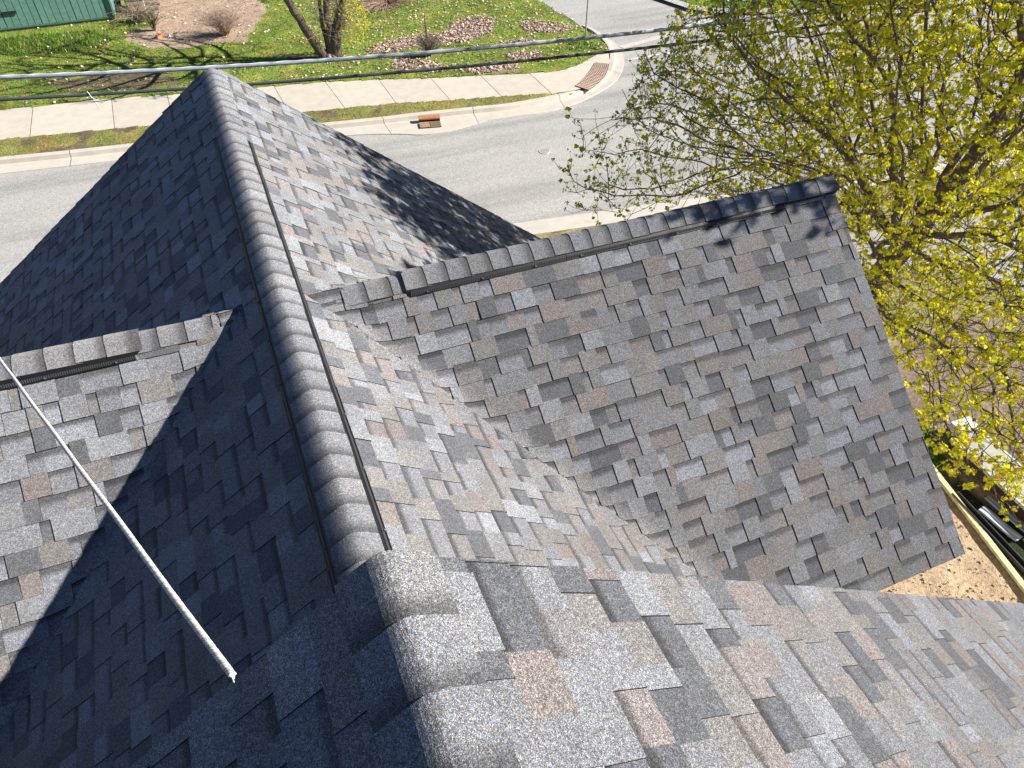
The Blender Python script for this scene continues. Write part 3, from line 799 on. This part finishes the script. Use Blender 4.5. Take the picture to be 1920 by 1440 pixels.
mb = MB(); g0 = ca - w_ * .40 + (0, 0, .012)
mb.box(g0 + (0, 0, -.02), u * L, w_ * .36, (0, 0, .012), (.05, .035, .03))
for i in range(27):
    if i == 13: continue
    mb.box(g0 + u * (i * L / 27), u * (L / 27 * .55), w_ * .36, (0, 0, .012), (.58, .38, .26) if i < 13 else (.30, .20, .14))
for a in (0, .17, .34): mb.box(g0 + w_ * a + (0, 0, .001), u * L, w_ * .02, (0, 0, .014), (.50, .32, .2))
mb.build('grate', M['plain'], t)
# valve cover in the street
b = G(1021, 283); mb = MB()
ring = lambda r, z: [mb.pt(b + (r * math.cos(a * math.pi / 12), r * math.sin(a * math.pi / 12), z)) for a in range(24)]
r1, r2, r3 = ring(.17, -.019), ring(.165, -.006), ring(.13, -.006)
r4 = ring(.125, -.012)
for A, B_, cc in ((r1, r2, (.5, .46, .42)), (r2, r3, (.50, .47, .43)), (r3, r4, (.08, .07, .07))):
    for i in range(24): mb.face((A[i], A[(i + 1) % 24], B_[(i + 1) % 24], B_[i]), cc)
mb.face(r4, (.38, .35, .32)); tag(mb.build('valve_cover', M['plain']), 'small round iron cover in the middle of the street', 'manhole cover')

# green shed
a = np.array([-13.0, 34.62, ZS]); c = GS(217, 46.5); c[1] = 34.62
t = thing('garden_shed', ((a + c) / 2)[:3], 'dark green board shed at the top left beyond the lawn', 'shed'); GR = (.15, .30, .25); Wd = c[0] - a[0]
mb = MB(); x = 0; i = 0
mb.box(a + (0, .03, .14), (Wd, 0, 0), (0, .05, 0), (0, 0, 2.6), (.02, .06, .05))
while x < Wd - .02:
    w = min(.240, Wd - x); s = rnd.uniform(.92, 1.08); mb.box(a + (x, .0, .16), (w - (.016 if i % 5 else .03), 0, 0), (0, .035, 0), (0, 0, 2.55), tuple(k * s for k in GR)); x += .245; i += 1
mb.build('board_wall', M['plain'], t)
mb = MB(); mb.box(a + (Wd, .03, .14), (.05, 0, 0), (0, 3.2, 0), (0, 0, 2.6), GR)
for k in range(13): mb.box(a + (Wd + .05, .06 + k * .245, .16), (.02, 0, 0), (0, .225, 0), (0, 0, 2.55), GR)
mb.build('side_wall', M['plain'], t)
mb = MB(); mb.box(a + (Wd - .16, -.025, .13), (.15, 0, 0), (0, .024, 0), (0, 0, 2.6), (.02, .055, .05)); mb.build('corner_board', M['plain'], t)
mb = MB(); mb.box(a + (0, -.02, .10), (Wd + .03, 0, 0), (0, .04, 0), (0, 0, .058), (.09, .19, .16)); mb.build('sill_board', M['plain'], t)
mb = MB(); mb.box(a + (0, .02, -.1), (Wd + .02, 0, 0), (0, 3.2, 0), (0, 0, .20), (.20, .17, .13)); mb.build('foundation', M['concrete'], t)
mb = MB()
for s in (0, 1):
    y0, y1 = (-.35, 1.65) if s == 0 else (3.65, 1.65)
    mb.box(a + (-.2, y0, 2.70), (Wd + .5, 0, 0), (0, y1 - y0, 1.0), (0, 0, .05), (.14, .13, .13))
mb.build('roof', M['shingle'], t)
mb = MB(); mb.poly([a + (Wd + .02, .03, 2.7), a + (Wd + .02, 3.2, 2.7), a + (Wd + .02, 1.65, 3.6)], GR); mb.build('gable_board', M['plain'], t)
mb = MB(); p = GS(49 - 5, 3) ; mb.cbox((p[0], 34.585, ZS + .62), .5, .03, .10, 0, (.02, .03, .03)); mb.build('vent_slot', M['plain'], t)

# things heaped beside the shed
def stick(mb, p, q, r, colr, n=6, wob=.0):
    p, q = np.asarray(p, float), np.asarray(q, float); m = [p + (q - p) * f + rng.normal(0, wob, 3) * (0 < f < 1) for f in (0, .33, .66, 1)]
    mb.tube(m, [r, r * .9, r * .8, r * .6], n, colr)
b = GS(245, 24); mb = MB()
for i in range(9):
    k = i // 3; p = b + ((i % 3) * .06, (i % 3) * .24 + .1 * k, .10 + .17 * k); mb.tube([p + (-.1, 0, 0), p + (1.05 + rnd.uniform(-.1, .1), rnd.uniform(-.08, .08), 0)], rnd.uniform(.07, .10), 9, (.26, .20, .15))
tag(mb.build('log_pile', M['bark']), 'short pile of cut logs behind the wire panel beside the shed', 'log pile')
b = GS(252, 28); t = thing('wire_panel', b, 'upright wire mesh panel leaning by the shed corner', 'wire panel'); mb = MB()
for i in range(11): mb.tube([b + (-.55 + i * .11, 0, 0), b + (-.55 + i * .11, .25, 1.1)], .006, 4, (.30, .26, .23))
for j in range(9): mb.tube([b + (-.55, .03 * j, .135 * j), b + (.55, .03 * j, .135 * j)], .006, 4, (.30, .26, .23))
mb.build('mesh', M['metal'], t)
b = GS(277, 29); t = thing('white_stake', b, 'slim white stake standing beside the brush by the dirt path', 'stake'); mb = MB(); mb.tube([b, b + (-.02, .1, 1.25)], .022, 8, (.72, .74, .72)); mb.build('shaft', M['plain'], t)
b = GS(222, 17); t = thing('black_pot', b, 'black plastic pot with clutter against the shed corner', 'pot'); mb = MB(); n = 14
for z0, z1, ra, rb in ((0, .34, .14, .19), (.34, .36, .205, .205), (.34, .10, .17, .14)):
    for i in range(n):
        q = [(ra * math.cos(2 * math.pi * i / n), ra * math.sin(2 * math.pi * i / n), z0), (ra * math.cos(2 * math.pi * (i + 1) / n), ra * math.sin(2 * math.pi * (i + 1) / n), z0), (rb * math.cos(2 * math.pi * (i + 1) / n), rb * math.sin(2 * math.pi * (i + 1) / n), z1), (rb * math.cos(2 * math.pi * i / n), rb * math.sin(2 * math.pi * i / n), z1)]
        mb.poly([b + np.array(w) for w in q], (.02, .02, .024))
mb.build('shell', M['plastic'], t)
mb = MB()
for i in range(16): stick(mb, b + (0, 0, .1), b + (rnd.uniform(-.25, .25), rnd.uniform(-.2, .2), rnd.uniform(.35, .6)), .008, (.25, .25, .26))
mb.build('contents', M['metal'], t)
b = GS(270, 15); mb = MB(); mb.cbox(b + (0.1, .1, .55), 1.3, .16, .05, .1, (.34, .24, .18)); mb.cbox(b + (0.1, .3, .42), 1.2, .16, .05, .05, (.30, .22, .17)); mb.cbox(b + (-.3, .2, 0), .1, .3, .56, .0, (.22, .17, .13)); mb.cbox(b + (.5, .2, 0), .1, .3, .56, .0, (.22, .17, .13))
tag(mb.build('plank_stack', M['wood']), 'brown planks laid across supports behind the heap', 'planks')
def twiggy(name, b, n, h, sp, colr, label, cat, r=.006, up=.8, arch=.3, seed=1):
    R = random.Random(seed); t = thing(name, b, label, cat); mb = MB()
    for i in range(n):
        a = R.uniform(0, 6.28); d = R.uniform(.1, 1) * sp; hh = h * R.uniform(.5, 1)
        o = b + (R.uniform(-.12, .12) * sp, R.uniform(-.12, .12) * sp, 0)
        p1 = o + (d * .35 * math.cos(a), d * .35 * math.sin(a), hh * .6 * up); p2 = o + (d * math.cos(a), d * math.sin(a), hh * up); p3 = p2 + (d * arch * math.cos(a), d * arch * math.sin(a), -hh * arch * R.random())
        s = R.uniform(.7, 1.3); mb.tube([o, p1, p2, p3], [r * 1.6, r, r * .7, r * .4], 4, tuple(c * s for c in colr))
        for j in range(3):
            f = R.uniform(.3, 1); q = p1 + (p2 - p1) * f; e = np.array([R.uniform(-1, 1), R.uniform(-1, 1), R.uniform(0, 1)]) * hh * .25; mb.tube([q, q + e], [r * .6, r * .3], 3, tuple(c * s for c in colr))
    mb.build('twigs', M['bark'], t); return t
twiggy('brush_heap', GS(262, 42), 110, .75, .95, (.36, .29, .22), 'arching heap of dry brush between the shed and the dirt path', 'brush', .009, .9, .6, 3)
twiggy('dry_shrub', GS(290, 58), 60, .7, .35, (.22, .19, .12), 'dark dry shrub at the end of the brush by the dirt path', 'shrub', .009, 1, .1, 4)
twiggy('bare_bush', GS(423, 66), 260, 1.1, .9, (.40, .29, .24), 'pinkish leafless bush at the right edge of the dirt path', 'bush', .005, .8, .3, 5)
twiggy('twig_mound', GS(722, 6), 240, .5, 1.5, (.40, .27, .20), 'low mound of brown twigs beyond the yard tree', 'twig pile', .007, .6, .5, 6)
b = GS(806, 106); t = twiggy('leafless_shrub', b, 230, .75, .55, (.22, .18, .14), 'small leafless shrub growing round a dead stem on the leafy lawn', 'shrub', .005, 1, .2, 7)
mb = MB(); mb.tube([b, b + (-.03, .02, .55), b + (-.07, .05, 1.1), b + (-.06, .08, 1.55)], [.06, .05, .035, .01], 7, (.20, .16, .13)); mb.build('dead_stem', M['bark'], t)
b = GS(300, 71); mb = MB(); mb.cbox(b, .24, .13, .12, .5, (.62, .24, .14)); mb.cbox(b + (.06, .04, .09), .13, .10, .06, .9, (.66, .30, .2)); tag(mb.build('brick', M['concrete']), 'broken orange brick lying on the bare edge of the lawn', 'brick')
b = GS(131, 87); mb = MB(); mb.cbox(b + (0, 0, .02), .78, .13, .05, .28, (.03, .035, .03)); mb.cbox(b + (-.15, -.03, .05), .5, .05, .03, .30, (.05, .05, .045)); tag(mb.build('dark_board', M['wood']), 'short dark board lying in the long grass near the shed', 'board')
b = GS(317, 69); mb = MB(); mb.cbox(b, .12, .07, .05, .3, (.8, .8, .8)); mb.cbox(b + (.02, .01, .04), .06, .05, .04, .9, (.75, .76, .8)); tag(mb.build('white_scrap', M['plain']), 'small white scrap beside the orange brick', 'scrap')

# lumber, channels and sheet metal at the lower right
def ray_pts(pa, pb, z): return G(*pa, z), G(*pb, z)
a, b2 = G(1735, 868, Z0 + .15), G(1935, 1128, Z0 + .15); d = (b2 - a); Ld = np.linalg.norm(d); d /= Ld; n_ = np.array([-d[1], d[0], 0])
mb = MB(); mb.box(a + (0, 0, -.03), d * Ld, n_ * .092, (0, 0, .06), (.84, .68, .38)); mb.box(a + n_ * .01 + d * .7 + (0, 0, .0102), d * .02, n_ * .03, (0, 0, .001), (.35, .2, .1)); 
tag(mb.build('lumber_board', M['wood']), 'long yellow lumber board lying on the sandy yard', 'lumber')
a, b2 = G(1782, 929, Z0 + .13), G(1994, 1156, Z0 + .13); d = (b2 - a); Ld = np.linalg.norm(d); d /= Ld; n_ = np.array([-d[1], d[0], 0])
for q, (off, lab, zz) in enumerate(((0.0, 'long black metal channel lying next to the yellow lumber', 0),)):
    mb = MB(); o = a - n_ * .0 + n_ * (off) * -1 * -1 + d * (.0 if q == 0 else .15) + (0, 0, zz)
    K = (.025, .027, .032)
    mb.box(o, d * Ld, n_ * .13, (0, 0, .008), K); mb.box(o + (0, 0, .0085), d * Ld, n_ * .012, (0, 0, .065), (.05, .053, .06)); mb.box(o + n_ * .118 + (0, 0, .0085), d * Ld, n_ * .012, (0, 0, .065), (.05, .053, .06))
    mb.box(o + n_ * .045 + (0, 0, .0085), d * Ld, n_ * .012, (0, 0, .02), K); mb.box(o + n_ * .08 + (0, 0, .0085), d * Ld, n_ * .012, (0, 0, .02), K)
    tag(mb.build('metal_channel', M['plastic']), lab, 'channel')
def sheet(pa, pb, w, z, colr, lab, seed):
    a, b2 = G(*pa, Z0 + z), G(*pb, Z0 + z); d = b2 - a; L = np.linalg.norm(d); d /= L; n = np.array([-d[1], d[0], 0]); mb = MB(); m = 8; pr = [0, .018, .018, 0, 0, .018, .018, 0, 0]
    for i in range(8):
        for k in range(6):
            zz = lambda f: .012 * math.sin(f * 5 + seed)
            A, B_ = k / 6, (k + 1) / 6
            mb.poly([a + d * L * A + n * w * i / 8 + (0, 0, pr[i] + zz(A)), a + d * L * B_ + n * w * i / 8 + (0, 0, pr[i] + zz(B_)), a + d * L * B_ + n * w * (i + 1) / 8 + (0, 0, pr[i + 1] + zz(B_)), a + d * L * A + n * w * (i + 1) / 8 + (0, 0, pr[i + 1] + zz(A))], colr)
    tag(mb.build('sheet_metal', M['plain']), lab, 'sheet metal', 'sheet metal strips in the yard')
sheet((1832, 958), (1905, 1016), .20, .16, (.52, .57, .64), 'bluish ribbed sheet metal strip lying in the shade', 1)
sheet((1845, 935), (1965, 1035), .14, .22, (.30, .33, .37), 'darker sheet metal strip tucked behind the bluish one', 2)
# white metal box body with rusty orange bands
p0, p1 = G(1785, 822, Z0 + .42), G(1966, 990, Z0 + .42); d = p1 - p0; L = np.linalg.norm(d); d /= L; n = np.array([-d[1], d[0], 0])
t = thing('metal_box_body', (p0 + p1) / 2 * np.array([1, 1, 0]) + np.array([0, 0, Z0 + .1]), 'long white metal box with rusty orange bands under the leaves', 'metal box'); ORG = (.34, .15, .085); WH = (.42, .42, .38)
wid = .62; mb = MB()
segs = [(0, .10, WH), (.10, .20, ORG), (.20, .90, WH), (.90, 1.02, ORG), (1.02, L, WH)]
for s0_, s1_, cc in segs: mb.box(p0 + d * s0_ + (0, 0, -.03), d * (s1_ - s0_), n * wid, (0, 0, .03), cc)
mb.build('lid', M['plain'], t)
mb = MB(); mb.box(p0 + d * .02 + n * .05 + (0, 0, -.34), d * (L - .04), n * (wid - .08), (0, 0, .308), (.09, .055, .04)); mb.build('body', M['plain'], t)
mb = MB(); mb.box(p0 - n * .03 + (0, 0, -.05), d * L, n * .028, (0, 0, .06), (.74, .68, .58)); mb.box(p0 + n * (wid + .002) + (0, 0, -.05), d * L, n * .028, (0, 0, .06), (.74, .74, .72)); mb.build('edge_rail', M['plain'], t)
mb = MB(); q = p0 + d * -.32 + n * .30 + (0, 0, -.15); mb.box(q, d * .30, n * .42, (0, 0, .14), (.70, .70, .70)); mb.build('end_hatch', M['plain'], t)

# =================================================================== TREES
def grow(root, trunk, attr_pts, step, infl, kill, iters=140, bias=(0, 0, .05)):
    """space colonisation: limbs grow towards free points of the crown"""
    pts = [np.array(root, float)]; par = [-1]
    for p in trunk:
        a = pts[-1]; b = np.array(p, float); n = max(1, int(np.linalg.norm(b - a) / step))
        for k in range(1, n + 1): pts.append(a + (b - a) * k / n); par.append(len(pts) - 2)
    A = np.array(attr_pts); alive = np.ones(len(A), bool); best = np.full(len(A), 1e9); bi = np.zeros(len(A), int); done = 0
    for it in range(iters):
        P = np.array(pts[done:]); 
        if len(P):
            for s in range(0, len(P), 400):
                D = np.linalg.norm(A[:, None, :] - P[None, s:s + 400, :], axis=2); j = D.argmin(1); dm = D[np.arange(len(A)), j]
                u = dm < best; best[u] = dm[u]; bi[u] = done + s + j[u]
        done = len(pts); alive &= best > kill
        use = alive & (best < infl)
        if not use.any():
            if not alive.any(): break
            i = np.where(alive)[0][best[alive].argmin()]; use[i] = True
        dirs = {}
        for i in np.where(use)[0]:
            v = A[i] - pts[bi[i]]; v /= np.linalg.norm(v) + 1e-9; dirs.setdefault(int(bi[i]), []).append(v)
        new = 0
        for k, vs in dirs.items():
            v = np.sum(vs, 0) + np.array(bias) + rng.normal(0, .12, 3); l = np.linalg.norm(v)
            if l < .2: continue
            q = pts[k] + v / l * step * rng.uniform(.8, 1.15)
            pts.append(q); par.append(k); new += 1
        if not new or len(pts) > 24000: break
    return pts, par
def radii(pts, par, tip, ex=2.35):
    n = len(pts); r = np.zeros(n); ch = [[] for _ in range(n)]
    for i in range(n - 1, 0, -1): ch[par[i]].append(i)
    order = sorted(range(n), key=lambda i: -i); acc = np.zeros(n)
    for i in range(n - 1, -1, -1):
        if acc[i] == 0: acc[i] = tip ** ex
        if par[i] >= 0: acc[par[i]] += acc[i]
    return acc ** (1 / ex), ch
def limbs(mb, pts, par, r, ch, col, rmin=0, rmax=9):
    done = set(); 
    def chain(i):
        P, Rr = [pts[par[i]]], [min(r[par[i]], r[i] * 1.25)]; k = i
        while True:
            P.append(pts[k]); Rr.append(r[k]); c = ch[k]
            if not c: break
            c = sorted(c, key=lambda q: -r[q])
            for o in c[1:]: stack.append(o)
            k = c[0]
        return P, Rr
    stack = [c for c in ch[0]]
    while stack:
        i = stack.pop(); P, Rr = chain(i)
        n = 10 if Rr[0] > .06 else (6 if Rr[0] > .02 else 4)
        mb.tube(P, Rr, n, col, cap=False)
def cluster(mb, c, s, colf, R, n=7, up=.3, wr=(.28, .5)):
    for _ in range(n):
        d = R.normal(0, 1, 3); d /= np.linalg.norm(d) + 1e-9; d[2] = d[2] * .7 + up * .4
        o = c + d * s * R.uniform(.25, .8 if n > 10 else 1.0); a = np.cross(d, R.normal(0, 1, 3)); a /= np.linalg.norm(a) + 1e-9; b = np.cross(d, a) + d * .5; w = s * R.uniform(*wr)
        i0 = len(mb.v); mb.v += [tuple(o - a * w), tuple(o - b * w * .7), tuple(o + a * w), tuple(o + b * w * 1.2)]
        cc = colf(R); mb.f.append((i0, i0 + 1, i0 + 2, i0 + 3)); mb.c.append([cc] * 4); mb.m.append(0)

def yel(R):
    k = R.random(); s = R.uniform(.7, 1.15)
    return (.84 * s, .80 * s, .035 * s) if k < .65 else ((.56 * s, .62 * s, .05 * s) if k < .85 else (.80 * s, .66 * s, .07 * s))
def oli(R):
    k = R.random(); s = R.uniform(.65, 1.2)
    return (.36 * s, .43 * s, .06 * s) if k < .6 else ((.52 * s, .56 * s, .06 * s) if k < .88 else (.48 * s, .36 * s, .09 * s))

SIL = [(1006, 455), (1006, 410), (1030, 335), (1062, 300), (1062, 215), (1100, 250), (1140, 225), (1185, 190), (1196, 120), (1205, 80), (1245, 75), (1262, 20), (1330, -10), (1400, -900), (9000, -900), (9000, 1900), (2300, 1900), (1960, 1030), (1890, 985), (1845, 925), (1790, 905), (1755, 880), (1735, 830), (1690, 720), (1610, 560), (1560, 360), (1300, 395), (1100, 440)]
PATCH = [(560, 205), (640, 262), (690, 305), (712, 360), (745, 400), (760, 430), (820, 470), (880, 500), (1030, 460), (1030, 430)]
nRr = np.array([math.sin(T1), 0, math.cos(T1)]); nG2 = np.array([0, -math.sin(T2), math.cos(T2)]); nFr = np.array([math.sin(TF), 0, math.cos(TF)])
def shade_ok(P):
    for P0, n, test in ((Z3, nRr, 'r'), (O2, nG2, 'g'), (OF, nFr, 'f')):
        k = SUN @ n; t = ((P - P0) @ n) / k
        if t <= 0: continue
        Q = P - SUN * t
        if test == 'r' and -.1 < Q[0] < 4.6 and YF - .2 < Q[1] < YE + .1:
            if Q[2] < zG2(Q[0], Q[1]) and Q[0] < X2: continue
            x, y, w = PX(Q)
            if not inpoly(x, y, PATCH): return False
        if test == 'g' and .0 < Q[0] < X2 + .1 and 1.4 < Q[1] < Y2 + .15:
            if not (Q[1] > Y2 - .32 and Q[0] > 3.2): return False
        if test == 'f' and -.2 < Q[0] < 6 and -4 < Q[1] < YF: return False
    # the shaded left side still catches sun on its gable
    t = (P[2] + .9) / SUN[2]; Q = P - SUN * t
    if -6 < Q[0] < 0 and 1 < Q[1] < 4.6: return False
    return True
def roof_clear(P):
    if P[0] < X2 + .35 and P[1] < YE + .4:
        z = max(zR(abs(P[0]), P[1]), zG2(P[0], P[1]))
        if P[2] < z + .45: return False
    if P[1] < YF + .8 and P[2] < ZF - abs(P[0]) * math.tan(TF) + .6: return False
    return P[2] > -5.7
def in_ell(P, es): return any(sum(((P[i] - e[i]) / e[3 + i]) ** 2 for i in range(3)) < 1 for e in es)
EL = [(9.9, 8.3, -.2, 5.6, 5.2, 4.6), (8.8, 4.4, -2.7, 3.6, 3.6, 3.2), (11.5, 5.0, -1.0, 4.2, 3.6, 3.9), (8.3, 5.3, 2.4, 3.0, 2.6, 1.9), (6.6, 8.4, -1.6, 2.6, 2.6, 2.2)]
RA = np.random.default_rng(21); AP = []
while len(AP) < 11500:
    P = np.array([RA.uniform(3.8, 16), RA.uniform(1, 14), RA.uniform(-5, 4.8)])
    if not in_ell(P, EL) or not roof_clear(P): continue
    x, y, w = PX(P)
    if w > .5 and not inpoly(x, y, SIL): continue
    if w < 4.2 and 0 < x < 1920 and 0 < y < 1440: continue
    if w > .5 and x < 1420 and RA.random() < min(.74, .12 + (1420 - x) / 460): continue
    if not shade_ok(P): continue
    if not (0 < x < 1990 and -60 < y < 1100) and RA.random() > (.75 if in_ell(P, EL[3:4]) else .35): continue
    AP.append(P)
tb = np.array([10.1, 7.55, Z0 + .05])
TR = thing('maple_tree', tb, 'broad maple breaking into yellow green leaf beside the house', 'tree')
pts, par = grow(tb, [tb + (.05, -.05, .9), tb + (.25, -.15, 2.0), tb + (.60, -.3, 3.1)], AP, .24, 1.3, .29, 170)
r, ch = radii(pts, par, .0046, 2.02)
r = np.minimum(r, .20 + .05 * (r > .25))
print('maple nodes', len(pts), 'base r', r[0], r[12])
mb = MB(); limbs(mb, pts, par, r, ch, (.165, .132, .108)); mb.build('branches', M['bark'], TR, smooth=True)
mb = MB(); mb.tube([tb + (0, 0, -.25), tb + (0, 0, .15), tb + (.05, -.05, .9), tb + (.25, -.15, 2.0)], [.42, .31, .27, .25], 14, (.12, .095, .08)); mb.build('trunk', M['bark'], TR, smooth=True)
tw = MB(); lf = MB(); RL = np.random.default_rng(33); ncl = 0
for i in range(1, len(pts)):
    if r[i] > .026: continue
    tip = not ch[i]; n = 5 if tip else (2 if RL.random() < .72 else 1)
    hid = in_ell(pts[i], EL[3:4]); n += 2 * hid
    base = pts[i]; dirp = pts[i] - pts[par[i]]; dirp /= np.linalg.norm(dirp) + 1e-9
    for k in range(n):
        v = RL.normal(0, .65, 3) + dirp * (.9 if tip else .25) + np.array([0, 0, .35]); v /= np.linalg.norm(v); l = RL.uniform(.08, .34)
        m_ = base + v * l * .55 + RL.normal(0, .02, 3); e = base + v * l + np.array([0, 0, .03])
        x, y, w = PX(e)
        if not roof_clear(e + (0, 0, .2)) or (w > 0 and not inpoly(x, y, SIL) and RL.random() < .8): continue
        s = RL.uniform(.7, 1.2); tw.tube([base, m_, e], [.0045, .0035, .0022], 3, (.13 * s, .10 * s, .085 * s), cap=False)
        near = w < 9.5; yl = RL.random() < np.clip((x - 1200) / 420, .15, .95)
        sz = RL.uniform(.034, .060) * (1.15 if yl else .95) * (1.4 if hid else 1)
        cluster(lf, e, sz, yel if yl else oli, RL, 14 if yl else 7, wr=(.26, .44) if yl else (.28, .5)); ncl += 1
        if RL.random() < .4: cluster(lf, m_ + RL.normal(0, .015, 3), sz * .75, yel if yl else oli, RL, 5); ncl += 1
print('clusters', ncl)
tw.build('twigs', M['bark'], TR); lf.build('leaves', M['leaf'], TR)

# yard tree across the street
tb = GS(618, 111); tb = tb + (0, 0, -.02)
YT = thing('yard_tree', tb, 'forked tree with several dark stems on the lawn across the street', 'tree')
BK = (.125, .098, .078)
def up_pt(x, y, dy=0.0):      # a point on the vertical plane through the trunk, facing the street
    return on_plane(x, y, tb + (0, dy, 0), np.array([0, 1.0, 0]))
stems = [([tb + (-.05, 0, 0), up_pt(596, 92), up_pt(573, 52), up_pt(552, 22), up_pt(536, -4), up_pt(505, -60)], [.26, .21, .18, .16, .15, .10]),
         ([tb + (.1, 0, 0), up_pt(618, 84), up_pt(616, 50), up_pt(611, 20), up_pt(608, -10), up_pt(600, -80)], [.24, .17, .14, .12, .11, .06]),
         ([tb + (.22, .02, 0), up_pt(630, 85), up_pt(628, 60), up_pt(636, 30), up_pt(645, -5), up_pt(668, -80)], [.30, .26, .20, .14, .12, .06]),
         ([tb + (.05, .05, .3), up_pt(611, 70, .2), up_pt(603, 40, .2), up_pt(598, 10, .2), up_pt(596, -50, .2)], [.14, .09, .08, .07, .04])]
mb = MB()
for P, Rr in stems:
    Q, S_ = [], []
    for k in range(len(P) - 1):
        for f in (0, .5):
            Q.append(P[k] + (P[k + 1] - P[k]) * f + rng.normal(0, .02, 3) * (k > 0)); S_.append(Rr[k] + (Rr[k + 1] - Rr[k]) * f)
    Q.append(P[-1]); S_.append(Rr[-1]); mb.tube(Q, [q_ * .84 for q_ in S_], 10, BK)
for a in range(7): mb.tube([tb + (0, 0, .25), tb + (.32 * math.cos(a * .9 + 3.6), .32 * math.sin(a * .9 + 3.6), .06), tb + (.62 * math.cos(a * .9 + 3.6), .62 * math.sin(a * .9 + 3.6), -.03)], [.14, .07, .03], 6, (.30, .23, .18))
mb.build('trunk', M['bark'], YT, smooth=True)
RY_ = np.random.default_rng(5); ap = []
while len(ap) < 900:
    P = tb + np.array([RY_.uniform(-4.5, 4.2), RY_.uniform(-3.2, 4.0), RY_.uniform(2.6, 8.5)])
    if ((P[0] - tb[0]) / 4.4) ** 2 + ((P[1] - tb[1]) / 3.8) ** 2 + ((P[2] - tb[2] - 5.4) / 3.3) ** 2 > 1: continue
    x, y, w = PX(P)
    if y > 4 and not (640 < x < 690 and y < 80): continue
    ap.append(P)
bp = MB(); lf = MB()
for si, (P, Rr) in enumerate(stems[:3]):
    c = P[-1]; mine = [p for p in ap if min(range(3), key=lambda j: np.linalg.norm(p - stems[j][0][-1])) == si]
    if len(mine) < 3: continue
    pp, pa = grow(c, [c + (c - P[-2]) * .4], mine, .3, 2.2, .4, 60); rr, cc = radii(pp, pa, .015, 2.0); rr = np.minimum(rr, Rr[-1]); limbs(bp, pp, pa, rr, cc, BK)
    for i in range(1, len(pp)):
        if rr[i] < .03:
            for _ in range(2):
                v = RY_.normal(0, .6, 3) + np.array([0, 0, .2]); e = pp[i] + v * .22
                if PX(e)[1] > 3: continue
                bp.tube([pp[i], e], [.006, .003], 3, BK, cap=False)
                if RY_.random() < .5: cluster(lf, e, .05, yel, RY_, 4)
# low spray of yellow leaves on the right stem and bare whips round the fork
for i in range(150):
    f = RY_.random(); b0 = up_pt(634 + RY_.uniform(-14, 6), RY_.uniform(-8, 70)); tx, ty = RY_.uniform(636, 686), RY_.uniform(-6, 98)
    if (tx - 664) ** 2 / 700 + (ty - 40) ** 2 / 2600 > 1: continue
    e = up_pt(tx, ty, RY_.uniform(-.5, .4)); bp.tube([b0, (b0 + e) / 2 + (0, 0, .1), e], [.007, .005, .003], 3, (.30, .24, .18), cap=False)
    for _ in range(3): cluster(lf, e + RY_.normal(0, .07, 3), .05, yel, RY_, 5)
for i in range(160):
    b0 = up_pt(RY_.uniform(590, 640), RY_.uniform(-10, 60)); e = b0 + RY_.normal(0, .35, 3) + (0, -.1, .1); bp.tube([b0, (b0 + e) / 2 + RY_.normal(0, .04, 3), e], [.008, .006, .003], 3, (.34, .28, .22), cap=False)
bp.build('branches', M['bark'], YT); lf.build('leaves', M['leaf'], YT)
# a thin bough reaching into the frame over the dirt path: a young tree rooted beyond the top of the view
sb = GS(432, -42); ST = thing('young_tree', sb, 'thin young tree whose bare bough hangs over the dirt path', 'tree'); mb = MB(); lf = MB()
q = lambda x, y: on_plane(x, y, sb + (0, -.6, 0), np.array([0, 1.0, 0]))
top = on_plane(425, -60, sb, np.array([0, 1.0, 0])); mb.tube([sb, (sb + top) / 2 + (.03, 0, 0), top + (0, 0, .6), top + (.1, 0, 1.4)], [.06, .05, .04, .01], 7, BK)
mb.build('trunk', M['bark'], ST); mb = MB()
mb.tube([top + (0, 0, .3), q(428, -20), q(420, 6), q(408, 14)], [.03, .025, .022, .018], 6, BK)
for P in ([(408, 14), (390, 15), (365, 14), (345, 20), (340, 26)], [(408, 14), (411, 28), (409, 42)], [(420, 6), (424, 22), (422, 38)], [(365, 14), (350, 8)], [(390, 15), (372, 24)]): mb.tube([q(*a) for a in P], [.014] + [.008] * (len(P) - 2) + [.003], 5, BK)
for i in range(60):
    a = q(RY_.uniform(370, 425), RY_.uniform(-25, 12)); e = a + RY_.normal(0, .18, 3); mb.tube([a, e], [.004, .002], 3, BK, cap=False)
    if i % 3 == 0: cluster(lf, e, .035, yel, RY_, 4)
mb.build('branches', M['bark'], ST); lf.build('leaves', M['leaf'], ST)
